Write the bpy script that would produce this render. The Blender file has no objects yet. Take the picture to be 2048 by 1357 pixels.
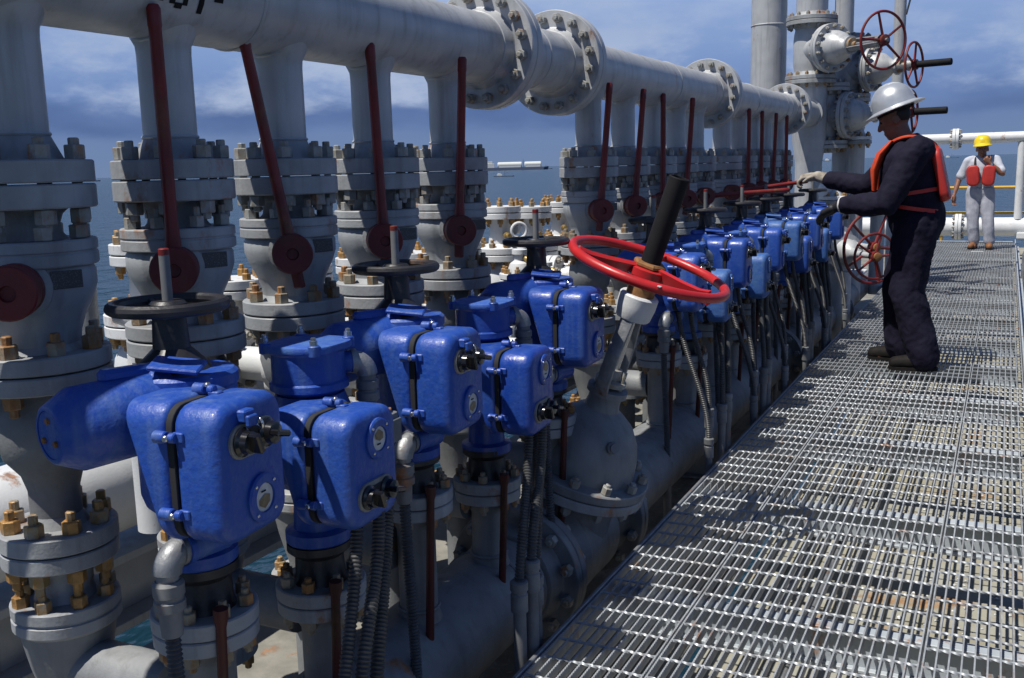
import bpy, bmesh, math, random
from mathutils import Vector, Matrix, Quaternion, noise as mnoise
R = math.radians
random.seed(7)
sc = bpy.context.scene
COL = sc.collection

# ------------------------------------------------------------------ camera
cam = bpy.data.cameras.new('camera'); camo = bpy.data.objects.new('camera', cam); COL.objects.link(camo)
cam.lens = 35.0; cam.sensor_width = 36.0; cam.clip_start = 0.05; cam.clip_end = 90000
yaw, pitch, roll = R(26.4), R(9.8), R(-1.5)
fw = Vector((-math.sin(yaw)*math.cos(pitch), math.cos(yaw)*math.cos(pitch), -math.sin(pitch)))
ri = fw.cross(Vector((0, 0, 1))).normalized(); up = ri.cross(fw)
r2 = ri*math.cos(roll) + up*math.sin(roll); u2 = up*math.cos(roll) - ri*math.sin(roll)
camo.matrix_world = Matrix(((r2.x, u2.x, -fw.x, 0), (r2.y, u2.y, -fw.y, 0), (r2.z, u2.z, -fw.z, 1.35), (0, 0, 0, 1)))
sc.camera = camo

# ------------------------------------------------------------------ sun and sky
SUN = Vector((-0.275, -0.40, 1.0)).normalized()      # towards the sun
sl = bpy.data.lights.new('sun', 'SUN'); slo = bpy.data.objects.new('sun', sl); COL.objects.link(slo)
sl.energy = 5.0; sl.angle = R(0.53); sl.color = (1.0, 0.955, 0.88)
slo.rotation_euler = (-SUN).to_track_quat('-Z', 'Y').to_euler(); slo.location = (-4, -3, 9)

world = bpy.data.worlds.new('World'); sc.world = world; world.use_nodes = True
wn = world.node_tree.nodes; wl = world.node_tree.links; wn.clear()
wo = wn.new('ShaderNodeOutputWorld'); bg = wn.new('ShaderNodeBackground')
sky = wn.new('ShaderNodeTexSky'); sky.sky_type = 'NISHITA'; sky.sun_disc = False
sky.sun_elevation = math.asin(SUN.z); sky.sun_rotation = math.atan2(SUN.x, SUN.y) % (2*math.pi)
sky.air_density = 1.0; sky.dust_density = 0.6; sky.ozone_density = 2.0
bg.inputs['Strength'].default_value = 0.05
tc = wn.new('ShaderNodeTexCoord'); sx = wn.new('ShaderNodeSeparateXYZ'); wl.new(tc.outputs['Generated'], sx.inputs[0])
mp = wn.new('ShaderNodeMapping'); mp.inputs['Scale'].default_value = (1, 1, 2.4); mp.inputs['Location'].default_value = (5.0, 7.0, 2.0); wl.new(tc.outputs['Generated'], mp.inputs[0])
n1 = wn.new('ShaderNodeTexNoise'); n1.inputs['Scale'].default_value = 9.0; n1.inputs['Detail'].default_value = 10; n1.inputs['Roughness'].default_value = 0.58
wl.new(mp.outputs[0], n1.inputs['Vector'])
n2 = wn.new('ShaderNodeTexNoise'); n2.inputs['Scale'].default_value = 3.0; n2.inputs['Detail'].default_value = 5
wl.new(mp.outputs[0], n2.inputs['Vector'])
def wmath(op, a, b=None, c=None):
    m = wn.new('ShaderNodeMath'); m.operation = op
    for i, v in enumerate((a, b, c)):
        if v is None: continue
        if isinstance(v, (int, float)): m.inputs[i].default_value = v
        else: wl.new(v, m.inputs[i])
    return m.outputs[0]
# smooth blue air, a dark cloud bank low over the sea and pale cumulus above it
def wrange(v, a, b_, smooth=True):
    r = wn.new('ShaderNodeMapRange'); r.inputs['From Min'].default_value = a; r.inputs['From Max'].default_value = b_
    if smooth: r.interpolation_type = 'SMOOTHSTEP'
    wl.new(v, r.inputs['Value']); return r.outputs[0]
def wmix(f, a, b_):
    x = wn.new('ShaderNodeMix'); x.data_type = 'RGBA'; wl.new(f, x.inputs[0])
    for i, v in ((6, a), (7, b_)):
        if isinstance(v, tuple): x.inputs[i].default_value = (*v, 1)
        else: wl.new(v, x.inputs[i])
    return x.outputs[2]
SC = 1/0.05
ramp = wn.new('ShaderNodeValToRGB'); wl.new(sx.outputs['Z'], ramp.inputs[0]); cr = ramp.color_ramp
stops = [(0.0, (.155, .225, .38)), (.03, (.145, .22, .395)), (.06, (.140, .225, .45)), (.10, (.195, .30, .55)), (.16, (.27, .385, .645)), (.20, (.23, .34, .60)), (.26, (.10, .19, .42)), (.38, (.032, .075, .21))]
cr.elements[0].position = 0; cr.elements[0].color = (*stops[0][1], 1)
cr.elements[1].position = stops[-1][0]; cr.elements[1].color = (*stops[-1][1], 1)
for p, c in stops[1:-1]:
    e = cr.elements.new(p); e.color = (*c, 1)
zz_ = wmath('ADD', sx.outputs['Z'], wmath('MULTIPLY', wmath('SUBTRACT', n1.outputs['Fac'], 0.5), 0.035))
band = wmath('MULTIPLY', wrange(zz_, .030, .048), wmath('SUBTRACT', 1.0, wrange(zz_, .056, .074)))
band = wmath('MULTIPLY', band, wmath('MULTIPLY', wrange(n2.outputs['Fac'], .36, .60), .85))
puff = wmath('MULTIPLY', wrange(n1.outputs['Fac'], .40, .66), wmath('MULTIPLY', wrange(zz_, .056, .072), wmath('SUBTRACT', 1.0, wmath('MULTIPLY', wrange(sx.outputs['Z'], .09, .14), .45))))
puff = wmath('MULTIPLY', puff, wmath('SUBTRACT', 1.0, wmath('MULTIPLY', wrange(sx.outputs['Z'], .2, .3), .8)))
col_ = wmix(band, ramp.outputs[0], (.070, .125, .285))
col_ = wmix(wmath('MULTIPLY', puff, .88), col_, (.41, .49, .66))
vm = wn.new('ShaderNodeVectorMath'); vm.operation = 'SCALE'; vm.inputs['Scale'].default_value = SC*0.98
wl.new(col_, vm.inputs[0])
mr = wn.new('ShaderNodeMapRange'); mr.inputs['From Min'].default_value = .12; mr.inputs['From Max'].default_value = .60
mr.interpolation_type = 'SMOOTHSTEP'; mr.inputs['To Max'].default_value = .07; wl.new(sx.outputs['Z'], mr.inputs['Value'])
mx = wn.new('ShaderNodeMix'); mx.data_type = 'RGBA'
wl.new(mr.outputs[0], mx.inputs[0]); wl.new(vm.outputs[0], mx.inputs[6]); wl.new(sky.outputs[0], mx.inputs[7])
wl.new(mx.outputs[2], bg.inputs['Color']); wl.new(bg.outputs[0], wo.inputs[0])

sc.view_settings.view_transform = 'Standard'; sc.view_settings.look = 'None'
sc.view_settings.exposure = 0.1; sc.view_settings.gamma = 1.0; sc.view_settings.use_curve_mapping = False
sc.cycles.max_bounces = 6; sc.cycles.diffuse_bounces = 1; sc.cycles.glossy_bounces = 3

# ------------------------------------------------------------------ materials
M = {}
def mat(name, c1, c2=None, scale=9.0, rough=0.5, metal=0.0, rust=0.0, rustcol=(.19, .075, .02), bump=0.0, bscale=70.0,
        streak=0.0, spec=0.5, coat=0.0, rough2=None, lo=.35, hi=.65, rscale=7.0, dirt=0.0, dirtcol=(.05, .045, .04)):
    m = bpy.data.materials.new(name); m.use_nodes = True; nt = m.node_tree; n = nt.nodes; l = nt.links
    b = n['Principled BSDF']; b.inputs['Roughness'].default_value = rough; b.inputs['Metallic'].default_value = metal
    b.inputs['Specular IOR Level'].default_value = spec; b.inputs['Coat Weight'].default_value = coat; b.inputs['Coat Roughness'].default_value = .15
    g = n.new('ShaderNodeNewGeometry')
    def noise(sc_, det=5, zs=1.0, rg=.55):
        t = n.new('ShaderNodeTexNoise'); t.inputs['Scale'].default_value = sc_; t.inputs['Detail'].default_value = det; t.inputs['Roughness'].default_value = rg
        if zs != 1.0:
            p = n.new('ShaderNodeMapping'); p.inputs['Scale'].default_value = (1, 1, zs); l.new(g.outputs['Position'], p.inputs[0]); l.new(p.outputs[0], t.inputs['Vector'])
        else: l.new(g.outputs['Position'], t.inputs['Vector'])
        return t.outputs['Fac']
    def rng(v, a, b_, o0=0.0, o1=1.0):
        r = n.new('ShaderNodeMapRange'); r.inputs['From Min'].default_value = a; r.inputs['From Max'].default_value = b_
        r.inputs['To Min'].default_value = o0; r.inputs['To Max'].default_value = o1; l.new(v, r.inputs['Value']); return r.outputs[0]
    def mix(f, a, b_):
        x = n.new('ShaderNodeMix'); x.data_type = 'RGBA'; l.new(f, x.inputs[0])
        for i, v in ((6, a), (7, b_)):
            if isinstance(v, tuple): x.inputs[i].default_value = (*v, 1)
            else: l.new(v, x.inputs[i])
        return x.outputs[2]
    c = c1
    if c2 is not None: c = mix(rng(noise(scale, 6), lo, hi), c1, c2)
    if streak: c = mix(rng(noise(26, 4, .07), .52, .75, 0, streak), c, dirtcol)
    if dirt: c = mix(rng(noise(4.3, 6), .50, .72, 0, dirt), c, dirtcol)
    if rust or rust < 0:
        fm = rng(noise(rscale, 8, .55, .68), .66-rust, .74-rust*.9, 0, .85)
        c = mix(fm, c, mix(rng(noise(40, 3), .35, .7), rustcol, tuple(min(1, v*2.1) for v in rustcol)))
    if isinstance(c, tuple): b.inputs['Base Color'].default_value = (*c, 1)
    else: l.new(c, b.inputs['Base Color'])
    if rough2 is not None: l.new(rng(noise(scale*1.7, 5), .35, .65, rough, rough2), b.inputs['Roughness'])
    if bump:
        bp = n.new('ShaderNodeBump'); bp.inputs['Strength'].default_value = bump; bp.inputs['Distance'].default_value = .004
        l.new(noise(bscale, 4), bp.inputs['Height']); l.new(bp.outputs[0], b.inputs['Normal'])
    M[name] = m
    return m
mat('grey_paint', (.30, .32, .34), (.37, .39, .405), rough=.42, rust=.02, rough2=.58, bump=.18, bscale=130, streak=.45, dirt=.12, dirtcol=(.10, .10, .095))
mat('grey_flange', (.27, .285, .30), (.37, .385, .395), rough=.48, rust=.085, rough2=.62, bump=.25, bscale=110, streak=.35, dirt=.35, dirtcol=(.09, .075, .055))
mat('silver_paint', (.42, .435, .45), (.49, .50, .51), rough=.36, metal=.12, rust=.015, rough2=.52, bump=.15, bscale=140, streak=.40, dirt=.08, dirtcol=(.13, .125, .115))
mat('grey_dirty_shaded', (.19, .20, .21), (.25, .26, .265), rough=.5, rust=.05, rough2=.65, bump=.25, bscale=120, streak=.3, dirt=.4)  # grime, plus a darker grey that paints in the shade low down
mat('white_paint', (.62, .64, .65), (.70, .71, .71), rough=.42, rust=.07, rough2=.58, bump=.18, bscale=120, dirt=.12)
mat('rusty_bolt', (.24, .20, .135), (.33, .29, .22), scale=22, rough=.6, rust=.19, rustcol=(.20, .085, .02), rscale=16, metal=.15, bump=.3, bscale=200)
mat('yellow_bolt', (.33, .25, .12), (.31, .29, .24), scale=25, rough=.5, rust=.26, rustcol=(.26, .13, .03), rscale=18, metal=.2, bump=.3, bscale=200)
mat('grey_bolt', (.33, .345, .34), (.24, .215, .17), scale=30, rough=.55, rust=.09, rscale=15, bump=.25, bscale=200)
mat('gasket', (.02, .02, .022), rough=.85)
mat('red_paint', (.21, .016, .014), (.12, .011, .010), rough=.38, rust=.10, rustcol=(.10, .03, .012), rough2=.55, bump=.15, bscale=90)
mat('dark_red', (.10, .012, .011), (.16, .016, .014), rough=.5, rust=.14, rustcol=(.07, .02, .01), rough2=.65, bump=.3, bscale=120)
mat('bright_red', (.52, .022, .024), (.42, .018, .02), rough=.28, rough2=.42, bump=.1, bscale=60, rust=.04, rustcol=(.12, .03, .01))
mat('blue_paint', (.012, .062, .36), (.024, .082, .35), scale=60, rough=.34, rough2=.60, bump=.40, bscale=85, streak=.60, dirtcol=(.11, .18, .36), dirt=.12, coat=.08, rust=-.045, rustcol=(.10, .055, .03), rscale=34)
mat('blue_faded', (.030, .100, .35), (.055, .140, .35), scale=40, rough=.45, rough2=.7, bump=.40, bscale=85, streak=.55, dirtcol=(.17, .25, .40), dirt=.2, rust=-.03, rustcol=(.10, .055, .03), rscale=34)
mat('blue_deep', (.010, .050, .32), (.020, .068, .32), scale=30, rough=.28, rough2=.5, bump=.35, bscale=95, streak=.5, dirtcol=(.09, .16, .34), dirt=.15, coat=.12, rust=-.05, rustcol=(.10, .055, .03), rscale=30)
mat('maroon_paint', (.050, .009, .008), (.085, .012, .010), rough=.6, rust=.1, rustcol=(.05, .02, .01))
mat('blue_chalk', (.06, .145, .40), (.025, .085, .40), scale=40, rough=.6, rough2=.7, bump=.3, bscale=200)
mat('black_rubber', (.008, .008, .010), (.014, .014, .016), rough=.75, bump=.15, spec=.2)
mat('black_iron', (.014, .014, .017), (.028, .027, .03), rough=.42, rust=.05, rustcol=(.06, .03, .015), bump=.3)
mat('black_knob', (.010, .010, .012), rough=.18, coat=.3)
mat('galvanised', (.32, .33, .34), (.23, .24, .255), scale=30, rough=.42, metal=.55, rust=.06, rough2=.6, bump=.25, bscale=160, dirt=.4)
mat('grate_steel', (.43, .455, .48), (.32, .34, .36), scale=22, rough=.42, metal=.30, rough2=.6, rust=.045, rscale=5, dirt=.40, dirtcol=(.15, .12, .085))
mat('flex_conduit', (.085, .088, .09), (.055, .056, .058), scale=25, rough=.5, metal=.2, bump=.1, dirt=.3)
mat('conduit_grey', (.20, .205, .21), (.13, .135, .14), scale=14, rough=.55, rust=.05, dirt=.4)
mat('steel_screw', (.55, .55, .55), rough=.22, metal=.9)
mat('brass', (.46, .33, .12), (.36, .22, .07), scale=40, rough=.4, metal=.5)
mat('rust_bare', (.20, .085, .025), (.30, .15, .05), scale=30, rough=.8, bump=.4)
mat('dial_white', (.62, .63, .63), (.50, .50, .48), scale=50, rough=.4)
mat('dial_brown', (.22, .17, .10), (.15, .10, .05), scale=90, rough=.3)
mat('plate_cream', (.32, .30, .26), (.22, .21, .18), scale=60, rough=.5)
mat('nameplate', (.05, .05, .05), (.15, .15, .145), scale=330, rough=.45, lo=.5, hi=.7)
mat('deck_plate', (.20, .195, .17), (.27, .26, .225), scale=7, rough=.6, rust=.04, rough2=.75, bump=.3, bscale=90, dirt=.5, rscale=4)
mat('deck_beige', (.30, .28, .205), (.35, .35, .31), scale=3.2, rough=.75, rust=.085, rustcol=(.20, .10, .04), rscale=3.4, bump=.4, bscale=60, dirt=.35, dirtcol=(.16, .13, .08))
mat('beam_blue', (.40, .44, .48), (.33, .37, .41), scale=6, rough=.5, rust=.09, bump=.15)
mat('navy_cloth', (.007, .006, .017), (.012, .011, .026), scale=14, rough=.85, bump=.5, bscale=55, spec=.2)
mat('grey_cloth', (.40, .41, .46), (.31, .32, .37), scale=12, rough=.85, bump=.4, bscale=40, spec=.2)
mat('shirt_cloth', (.52, .54, .60), (.42, .44, .51), scale=14, rough=.85, bump=.4, bscale=40, spec=.2)
mat('vest_orange', (.62, .075, .02), (.50, .05, .018), scale=20, rough=.42, bump=.15, bscale=50)
mat('vest_red', (.46, .030, .022), (.38, .024, .02), scale=14, rough=.5, bump=.15, bscale=50)
mat('skin', (.20, .085, .05), (.26, .115, .07), scale=25, rough=.5, bump=.1, bscale=150)
mat('helmet_silver', (.62, .64, .66), (.52, .55, .58), scale=10, rough=.30, metal=.55, rough2=.42, dirt=.15)
mat('helmet_yellow', (.78, .58, .02), (.72, .52, .02), scale=9, rough=.35)
mat('hair', (.02, .016, .013), rough=.7)
mat('boot_black', (.007, .006, .006), (.014, .012, .011), scale=30, rough=.75, spec=.2)
mat('boot_tan', (.24, .10, .035), (.17, .07, .025), scale=22, rough=.7)
mat('glove_tan', (.40, .36, .30), (.16, .135, .11), scale=20, rough=.85, bump=.4)
mat('glove_black', (.014, .014, .018), rough=.6)
mat('glove_white', (.60, .58, .58), rough=.7)
mat('yellow_rail', (.62, .38, .03), (.54, .32, .03), scale=10, rough=.4, rust=.05)
mat('ship_dark', (.10, .13, .20), rough=.6); mat('ship_white', (.62, .64, .62), rough=.5); mat('ship_red', (.16, .05, .05), rough=.6)
mat('stone_grey', (.30, .29, .27), (.22, .21, .2), scale=10, rough=.9)

# sea water
m = bpy.data.materials.new('sea_water'); m.use_nodes = True; M['sea_water'] = m
nt = m.node_tree; n = nt.nodes; l = nt.links; b = n['Principled BSDF']
b.inputs['Base Color'].default_value = (.012, .045, .085, 1); b.inputs['Roughness'].default_value = .22; b.inputs['IOR'].default_value = 1.33
g = n.new('ShaderNodeNewGeometry'); h = None
mpn = n.new('ShaderNodeMapping'); mpn.inputs['Scale'].default_value = (1, .55, 1); mpn.inputs['Rotation'].default_value = (0, 0, .5); l.new(g.outputs['Position'], mpn.inputs[0])
for s_, d_, st in ((.22, 5, 1.0), (1.3, 4, .35)):
    t = n.new('ShaderNodeTexNoise'); t.inputs['Scale'].default_value = s_; t.inputs['Detail'].default_value = d_; t.inputs['Roughness'].default_value = .62
    l.new(mpn.outputs[0], t.inputs['Vector'])
    bp = n.new('ShaderNodeBump'); bp.inputs['Strength'].default_value = st; bp.inputs['Distance'].default_value = 1.1 if s_ < 1 else .25
    l.new(t.outputs['Fac'], bp.inputs['Height'])
    if h: l.new(h, bp.inputs['Normal'])
    h = bp.outputs[0]
l.new(h, b.inputs['Normal'])
t = n.new('ShaderNodeTexNoise'); t.inputs['Scale'].default_value = .02; t.inputs['Detail'].default_value = 6; l.new(mpn.outputs[0], t.inputs['Vector'])
cx = n.new('ShaderNodeMix'); cx.data_type = 'RGBA'; l.new(t.outputs['Fac'], cx.inputs[0]); cx.inputs[6].default_value = (.004, .020, .030, 1); cx.inputs[7].default_value = (.008, .032, .045, 1)
l.new(cx.outputs[2], b.inputs['Base Color'])

# ------------------------------------------------------------------ mesh building
def axm(o, d, roll_=0.0):
    """matrix that carries local +Z onto direction d at origin o"""
    d = Vector(d).normalized(); q = Vector((0, 0, 1)).rotation_difference(d)
    return Matrix.Translation(Vector(o)) @ q.to_matrix().to_4x4() @ Matrix.Rotation(roll_, 4, 'Z')
class MB:
    def __init__(s): s.v = []; s.f = []
    def add(s, vs, fs, mtx=None):
        k = len(s.v)
        s.v += [tuple((mtx @ Vector(p)) if mtx else p) for p in vs]
        s.f += [tuple(i+k for i in f) for f in fs]; return s
    def rings(s, rg, cap0=True, cap1=True, mtx=None, closed=True):
        n = len(rg[0]); vs = [p for r in rg for p in r]; fs = []
        for i in range(len(rg)-1):
            for j in range(n if closed else n-1):
                a, b_ = i*n+j, i*n+(j+1) % n
                fs.append((a, b_, b_+n, a+n))
        if cap0: fs.append(tuple(range(n-1, -1, -1)))
        if cap1: fs.append(tuple(range((len(rg)-1)*n, len(rg)*n)))
        return s.add(vs, fs, mtx)
    def lathe(s, prof, n=28, mtx=None, cap0=True, cap1=True):
        rg = [[(r*math.cos(2*math.pi*j/n), r*math.sin(2*math.pi*j/n), z) for j in range(n)] for r, z in prof]
        return s.rings(rg, cap0, cap1, mtx)
    def cyl(s, p0, p1, r0, r1=None, n=16, bev=0.0):
        p0, p1 = Vector(p0), Vector(p1); L = (p1-p0).length; r1 = r0 if r1 is None else r1
        pr = [(r0, 0), (r1, L)] if not bev else [(r0-bev, 0), (r0, bev), (r1, L-bev), (r1-bev, L)]
        return s.lathe(pr, n, axm(p0, p1-p0))
    def tube(s, path, r, n=10, cap=True, closed=False):
        P = [Vector(p) for p in path]; k = len(P); rr = r if isinstance(r, (list, tuple)) else [r]*k
        T = []
        for i in range(k):
            if closed: d = P[(i+1) % k]-P[i-1]
            else: d = P[min(i+1, k-1)]-P[max(i-1, 0)]
            T.append(d.normalized())
        a = T[0].orthogonal().normalized(); rg = []
        for i in range(k):
            if i: a = (T[i-1].rotation_difference(T[i]) @ a)
            a = (a-T[i]*a.dot(T[i])).normalized(); b_ = T[i].cross(a)
            rg.append([tuple(P[i]+(a*math.cos(2*math.pi*j/n)+b_*math.sin(2*math.pi*j/n))*rr[i]) for j in range(n)])
        if closed:
            # re-align the last ring with the first
            rg.append(rg[0]); return s.rings(rg, False, False)
        return s.rings(rg, cap, cap)
    def torus(s, o, d, Rm, r, n=40, m=10):
        mt = axm(o, d); vs = []; fs = []
        for i in range(n):
            A = 2*math.pi*i/n
            for j in range(m):
                B = 2*math.pi*j/m; q = Rm+r*math.cos(B)
                vs.append((q*math.cos(A), q*math.sin(A), r*math.sin(B)))
        for i in range(n):
            for j in range(m):
                fs.append((i*m+j, ((i+1) % n)*m+j, ((i+1) % n)*m+(j+1) % m, i*m+(j+1) % m))
        return s.add(vs, fs, mt)
    def rrect(s, w, h, r, k=4):
        pts = []
        for cx_, cy_, a0 in ((w/2-r, h/2-r, 0), (-w/2+r, h/2-r, 90), (-w/2+r, -h/2+r, 180), (w/2-r, -h/2+r, 270)):
            for i in range(k+1):
                a = R(a0+90*i/k); pts.append((cx_+r*math.cos(a), cy_+r*math.sin(a)))
        return pts
    def slab(s, w, h, d, r=.01, bev=.003, k=4, mtx=None, steps=1):
        """rounded rectangle w x h in XY, depth d along +Z, rounded rims"""
        rg = []
        lv = []
        for i in range(steps+1): a = math.pi/2*i/steps; lv.append((bev*(1-math.sin(a)), bev*(1-math.cos(a))))
        for ins, z in lv: rg.append([(x, y, z) for x, y in s.rrect(w-2*ins, h-2*ins, max(r-ins, .0005), k)])
        for ins, z in reversed(lv): rg.append([(x, y, d-z) for x, y in s.rrect(w-2*ins, h-2*ins, max(r-ins, .0005), k)])
        return s.rings(rg, True, True, mtx)
    def box(s, c, sz, bev=.002, mtx=None):
        mt = Matrix.Translation(Vector((c[0], c[1], c[2]-sz[2]/2)))
        if mtx: mt = mtx @ mt
        bev = min(bev, min(sz)*.3)
        return s.slab(sz[0], sz[1], sz[2], r=bev, bev=bev, k=1, mtx=mt)
    def hexa(s, af, h, mtx=None, z0=0.0):
        rr = af/2/math.cos(math.pi/6); c = af*.06
        rg = [[(q*math.cos(math.pi/3*j), q*math.sin(math.pi/3*j), z) for j in range(6)] for q, z in ((rr-c, z0), (rr, z0+c), (rr, z0+h-c), (rr-c, z0+h))]
        return s.rings(rg, True, True, mtx)
    def ball(s, c, r, n=14, m=8, sc_=(1, 1, 1), mtx=None):
        vs = []; fs = []
        for i in range(1, m):
            a = math.pi*i/m
            for j in range(n):
                b_ = 2*math.pi*j/n
                vs.append((c[0]+r*sc_[0]*math.sin(a)*math.cos(b_), c[1]+r*sc_[1]*math.sin(a)*math.sin(b_), c[2]+r*sc_[2]*math.cos(a)))
        for i in range(m-2):
            for j in range(n): fs.append((i*n+j, (i+1)*n+j, (i+1)*n+(j+1) % n, i*n+(j+1) % n))
        t_ = len(vs); vs += [(c[0], c[1], c[2]+r*sc_[2]), (c[0], c[1], c[2]-r*sc_[2])]
        for j in range(n):
            fs.append((t_, j, (j+1) % n)); fs.append((t_+1, (m-2)*n+(j+1) % n, (m-2)*n+j))
        return s.add(vs, fs, mtx)
    def mesh(s, name, sharp=32):
        me = bpy.data.meshes.new(name); me.from_pydata(s.v, [], s.f); me.update()
        me.polygons.foreach_set('use_smooth', [True]*len(me.polygons))
        me.set_sharp_from_angle(angle=R(sharp)); return me
    def build(s, name, mt, parent=None, loc=None, sharp=32):
        return obj(name, s.mesh(name, sharp), mt, parent, loc)
def obj(name, me, mt, parent=None, loc=None, rot=None):
    o = bpy.data.objects.new(name, me); COL.objects.link(o)
    if mt is not None:
        mm = M[mt] if isinstance(mt, str) else mt
        if not me.materials: me.materials.append(mm)
    if parent: o.parent = parent
    if loc is not None: o.location = loc
    if rot is not None: o.rotation_euler = rot
    return o
def tag(o, label, cat, group=None):
    o['label'] = label; o['category'] = cat
    if group: o['group'] = group
    return o
def thing(name, label, cat, loc=(0, 0, 0), rz=0.0, group=None):
    o = bpy.data.objects.new(name, None); o.empty_display_size = .05; COL.objects.link(o)
    o.location = loc; o.rotation_euler = (0, 0, rz); return tag(o, label, cat, group)
def struct(o): o['kind'] = 'structure'; return o
def stuff(o): o['kind'] = 'stuff'; return o
KIDS = {}
def copy_tree(o, parent=None):
    c = o.copy(); COL.objects.link(c); c.parent = parent
    for ch in list(o.children): copy_tree(ch, c)
    return c
BM = {}
def bolt_mesh(kind, af, grip, top=.02, nut=None, n=8, low=True):
    """hex nut + stud standing on z=0, second nut below the grip"""
    key = (kind, af, grip, top, low)
    if key not in BM:
        nut = nut or af*.85; b = MB(); b.hexa(af, nut); 
        b.lathe([(af*.30, nut*.9), (af*.30, nut+top-.002), (af*.24, nut+top)], n)
        if low:
            b.hexa(af, nut, z0=-grip-nut); b.lathe([(af*.24, -grip-nut-top), (af*.30, -grip-nut-top+.002), (af*.30, -grip-nut*.9)], n)
            b.lathe([(af*.28, -grip-.001), (af*.28, .001)], n)
        BM[key] = b.mesh('bolt', 25); BM[key].materials.append(M[kind])
    return BM[key]
def bolts(parent, nb, rb, z, kind, af, grip, top=.018, ph=0.0, low=True):
    me = bolt_mesh(kind, af, grip, top, low=low)
    for i in range(nb):
        a = 2*math.pi*(i+.5)/nb+ph
        o = bpy.data.objects.new('bolt', me); COL.objects.link(o); o.parent = parent
        o.location = (rb*math.cos(a), rb*math.sin(a), z+random.uniform(-.0015, .0015)); o.rotation_euler = (0, 0, random.uniform(0, 1.05))
def bez(p0, p1, p2, p3, n=24):
    p0, p1, p2, p3 = map(Vector, (p0, p1, p2, p3)); out = []
    for i in range(n+1):
        t_ = i/n; u = 1-t_
        out.append(p0*u**3+p1*3*u*u*t_+p2*3*u*t_*t_+p3*t_**3)
    return out
def resample(path, step):
    out = [path[0]]; acc = 0
    for a, b_ in zip(path, path[1:]):
        d = (b_-a).length; t_ = step-acc
        while t_ <= d:
            out.append(a.lerp(b_, t_/d)); t_ += step
        acc = (acc+d) % step
    if (out[-1]-path[-1]).length > step*.3: out.append(path[-1])
    return out
ORD = ['first', 'second', 'third', 'fourth', 'fifth', 'sixth', 'seventh', 'eighth', 'ninth', 'tenth', 'eleventh', 'twelfth', 'thirteenth', 'fourteenth', 'fifteenth', 'sixteenth', 'seventeenth']
# ------------------------------------------------------------------ sea, deck, walkway
b = MB(); 
nn = 64; S = 60000
b.add([(0, 0, -7)]+[(S*math.cos(2*math.pi*i/nn), S*math.sin(2*math.pi*i/nn), -7) for i in range(nn)], [(0, i+1, (i+1) % nn+1) for i in range(nn)])
struct(b.build('sea', 'sea_water'))

DZ = -.36
b = MB(); b.box((-1.86, 10.3, DZ-.03), (1.84, 19.4, .06), .004)
deckp = struct(b.build('deck_plate', 'deck_plate'))
# raised lozenges of the tread plate, seen beside the walkway
b = MB(); k = 0
for i in range(20):
    for j in range(150):
        x = -1.78+i*.037; y = 1.2+j*.037
        a = R(45) if (i+j) % 2 else R(-45)
        ca, sa = math.cos(a), math.sin(a)
        def q(u, v, z): return (x+u*ca-v*sa, y+u*sa+v*ca, DZ+z)
        b.add([q(-.014, 0, 0), q(0, -.0045, 0), q(.014, 0, 0), q(0, .0045, 0), q(-.006, 0, .0028), q(.006, 0, .0028)],
              [(0, 1, 4), (1, 5, 4), (1, 2, 5), (2, 3, 5), (3, 4, 5), (3, 0, 4)])
o = b.build('tread_pattern', 'deck_plate', deckp); stuff(o)
b = MB(); b.box((.10, 10.2, DZ-.055), (2.0, 21, .1), .004)
struct(b.build('lower_deck', 'deck_beige'))

# beams carrying the grating
by = [1.86+1.065*i for i in range(16)]
bb = MB(); bb.box((0, 0, -.07), (1.22, .055, .012)); bb.box((0, 0, -.129), (1.22, .010, .106), .001); bb.box((0, 0, -.188), (1.22, .055, .012))
bme = bb.mesh('support_beam')
for i, y in enumerate(by):
    o = obj('support_beam', bme, 'beam_blue', None, (-.48, y, .036))
    tag(o, 'pale blue steel beam crossing under the grating, %s from the near end' % ORD[i], 'beam', 'beams under the walkway')
b = MB(); b.box((-1.115, 9.4, -.045), (.012, 16.2, .10)); b.box((-1.135, 9.4, -.09), (.05, 16.2, .010))
o = b.build('edge_angle', 'galvanised'); tag(o, 'long steel edge angle along the left side of the walkway', 'edge strip')
b = MB(); b.box((.160, 9.4, -.03), (.012, 16.2, .12)); b.box((.185, 9.4, -.085), (.06, 16.2, .010))
o = b.build('edge_channel', 'beam_blue'); tag(o, 'long painted channel along the right edge of the walkway', 'edge strip')
for x, nm in ((-.53, 'right'), (-.635, 'left')):
    b = MB(); b.cyl((x, 1.2, -.19), (x, 17.5, -.19), .016, n=10)
    for j in range(8): b.cyl((x, 2.4+j*2.1, -.19), (x, 2.46+j*2.1, -.19), .021, n=10)
    o = b.build('conduit_run', 'galvanised'); tag(o, 'straight grey conduit under the grating, %s one of the pair' % nm, 'conduit', 'conduits under the walkway')
# shell grit and flakes lying on the lower deck
b = MB()
for i in range(700):
    x = random.gauss(.02, .16); y = random.uniform(1.8, 6.5)
    if not -.8 < x < .35: continue
    s_ = random.uniform(.003, .009); z = DZ-.005
    mt = Matrix.Translation((x, y, z+s_*.4)) @ Matrix.Rotation(random.uniform(0, 6), 4, 'Z')
    b.add([(-s_, -s_*.6, 0), (s_, -s_*.5, 0), (s_*.7, s_, 0), (-s_*.8, s_*.6, 0), (0, 0, s_*.7)], [(0, 1, 4), (1, 2, 4), (2, 3, 4), (3, 0, 4)], mt)
o = b.build('shell_grit', 'dial_white'); stuff(o); o['label'] = 'scattered pale grit lying on the deck under the grating'; o['category'] = 'grit'

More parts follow.
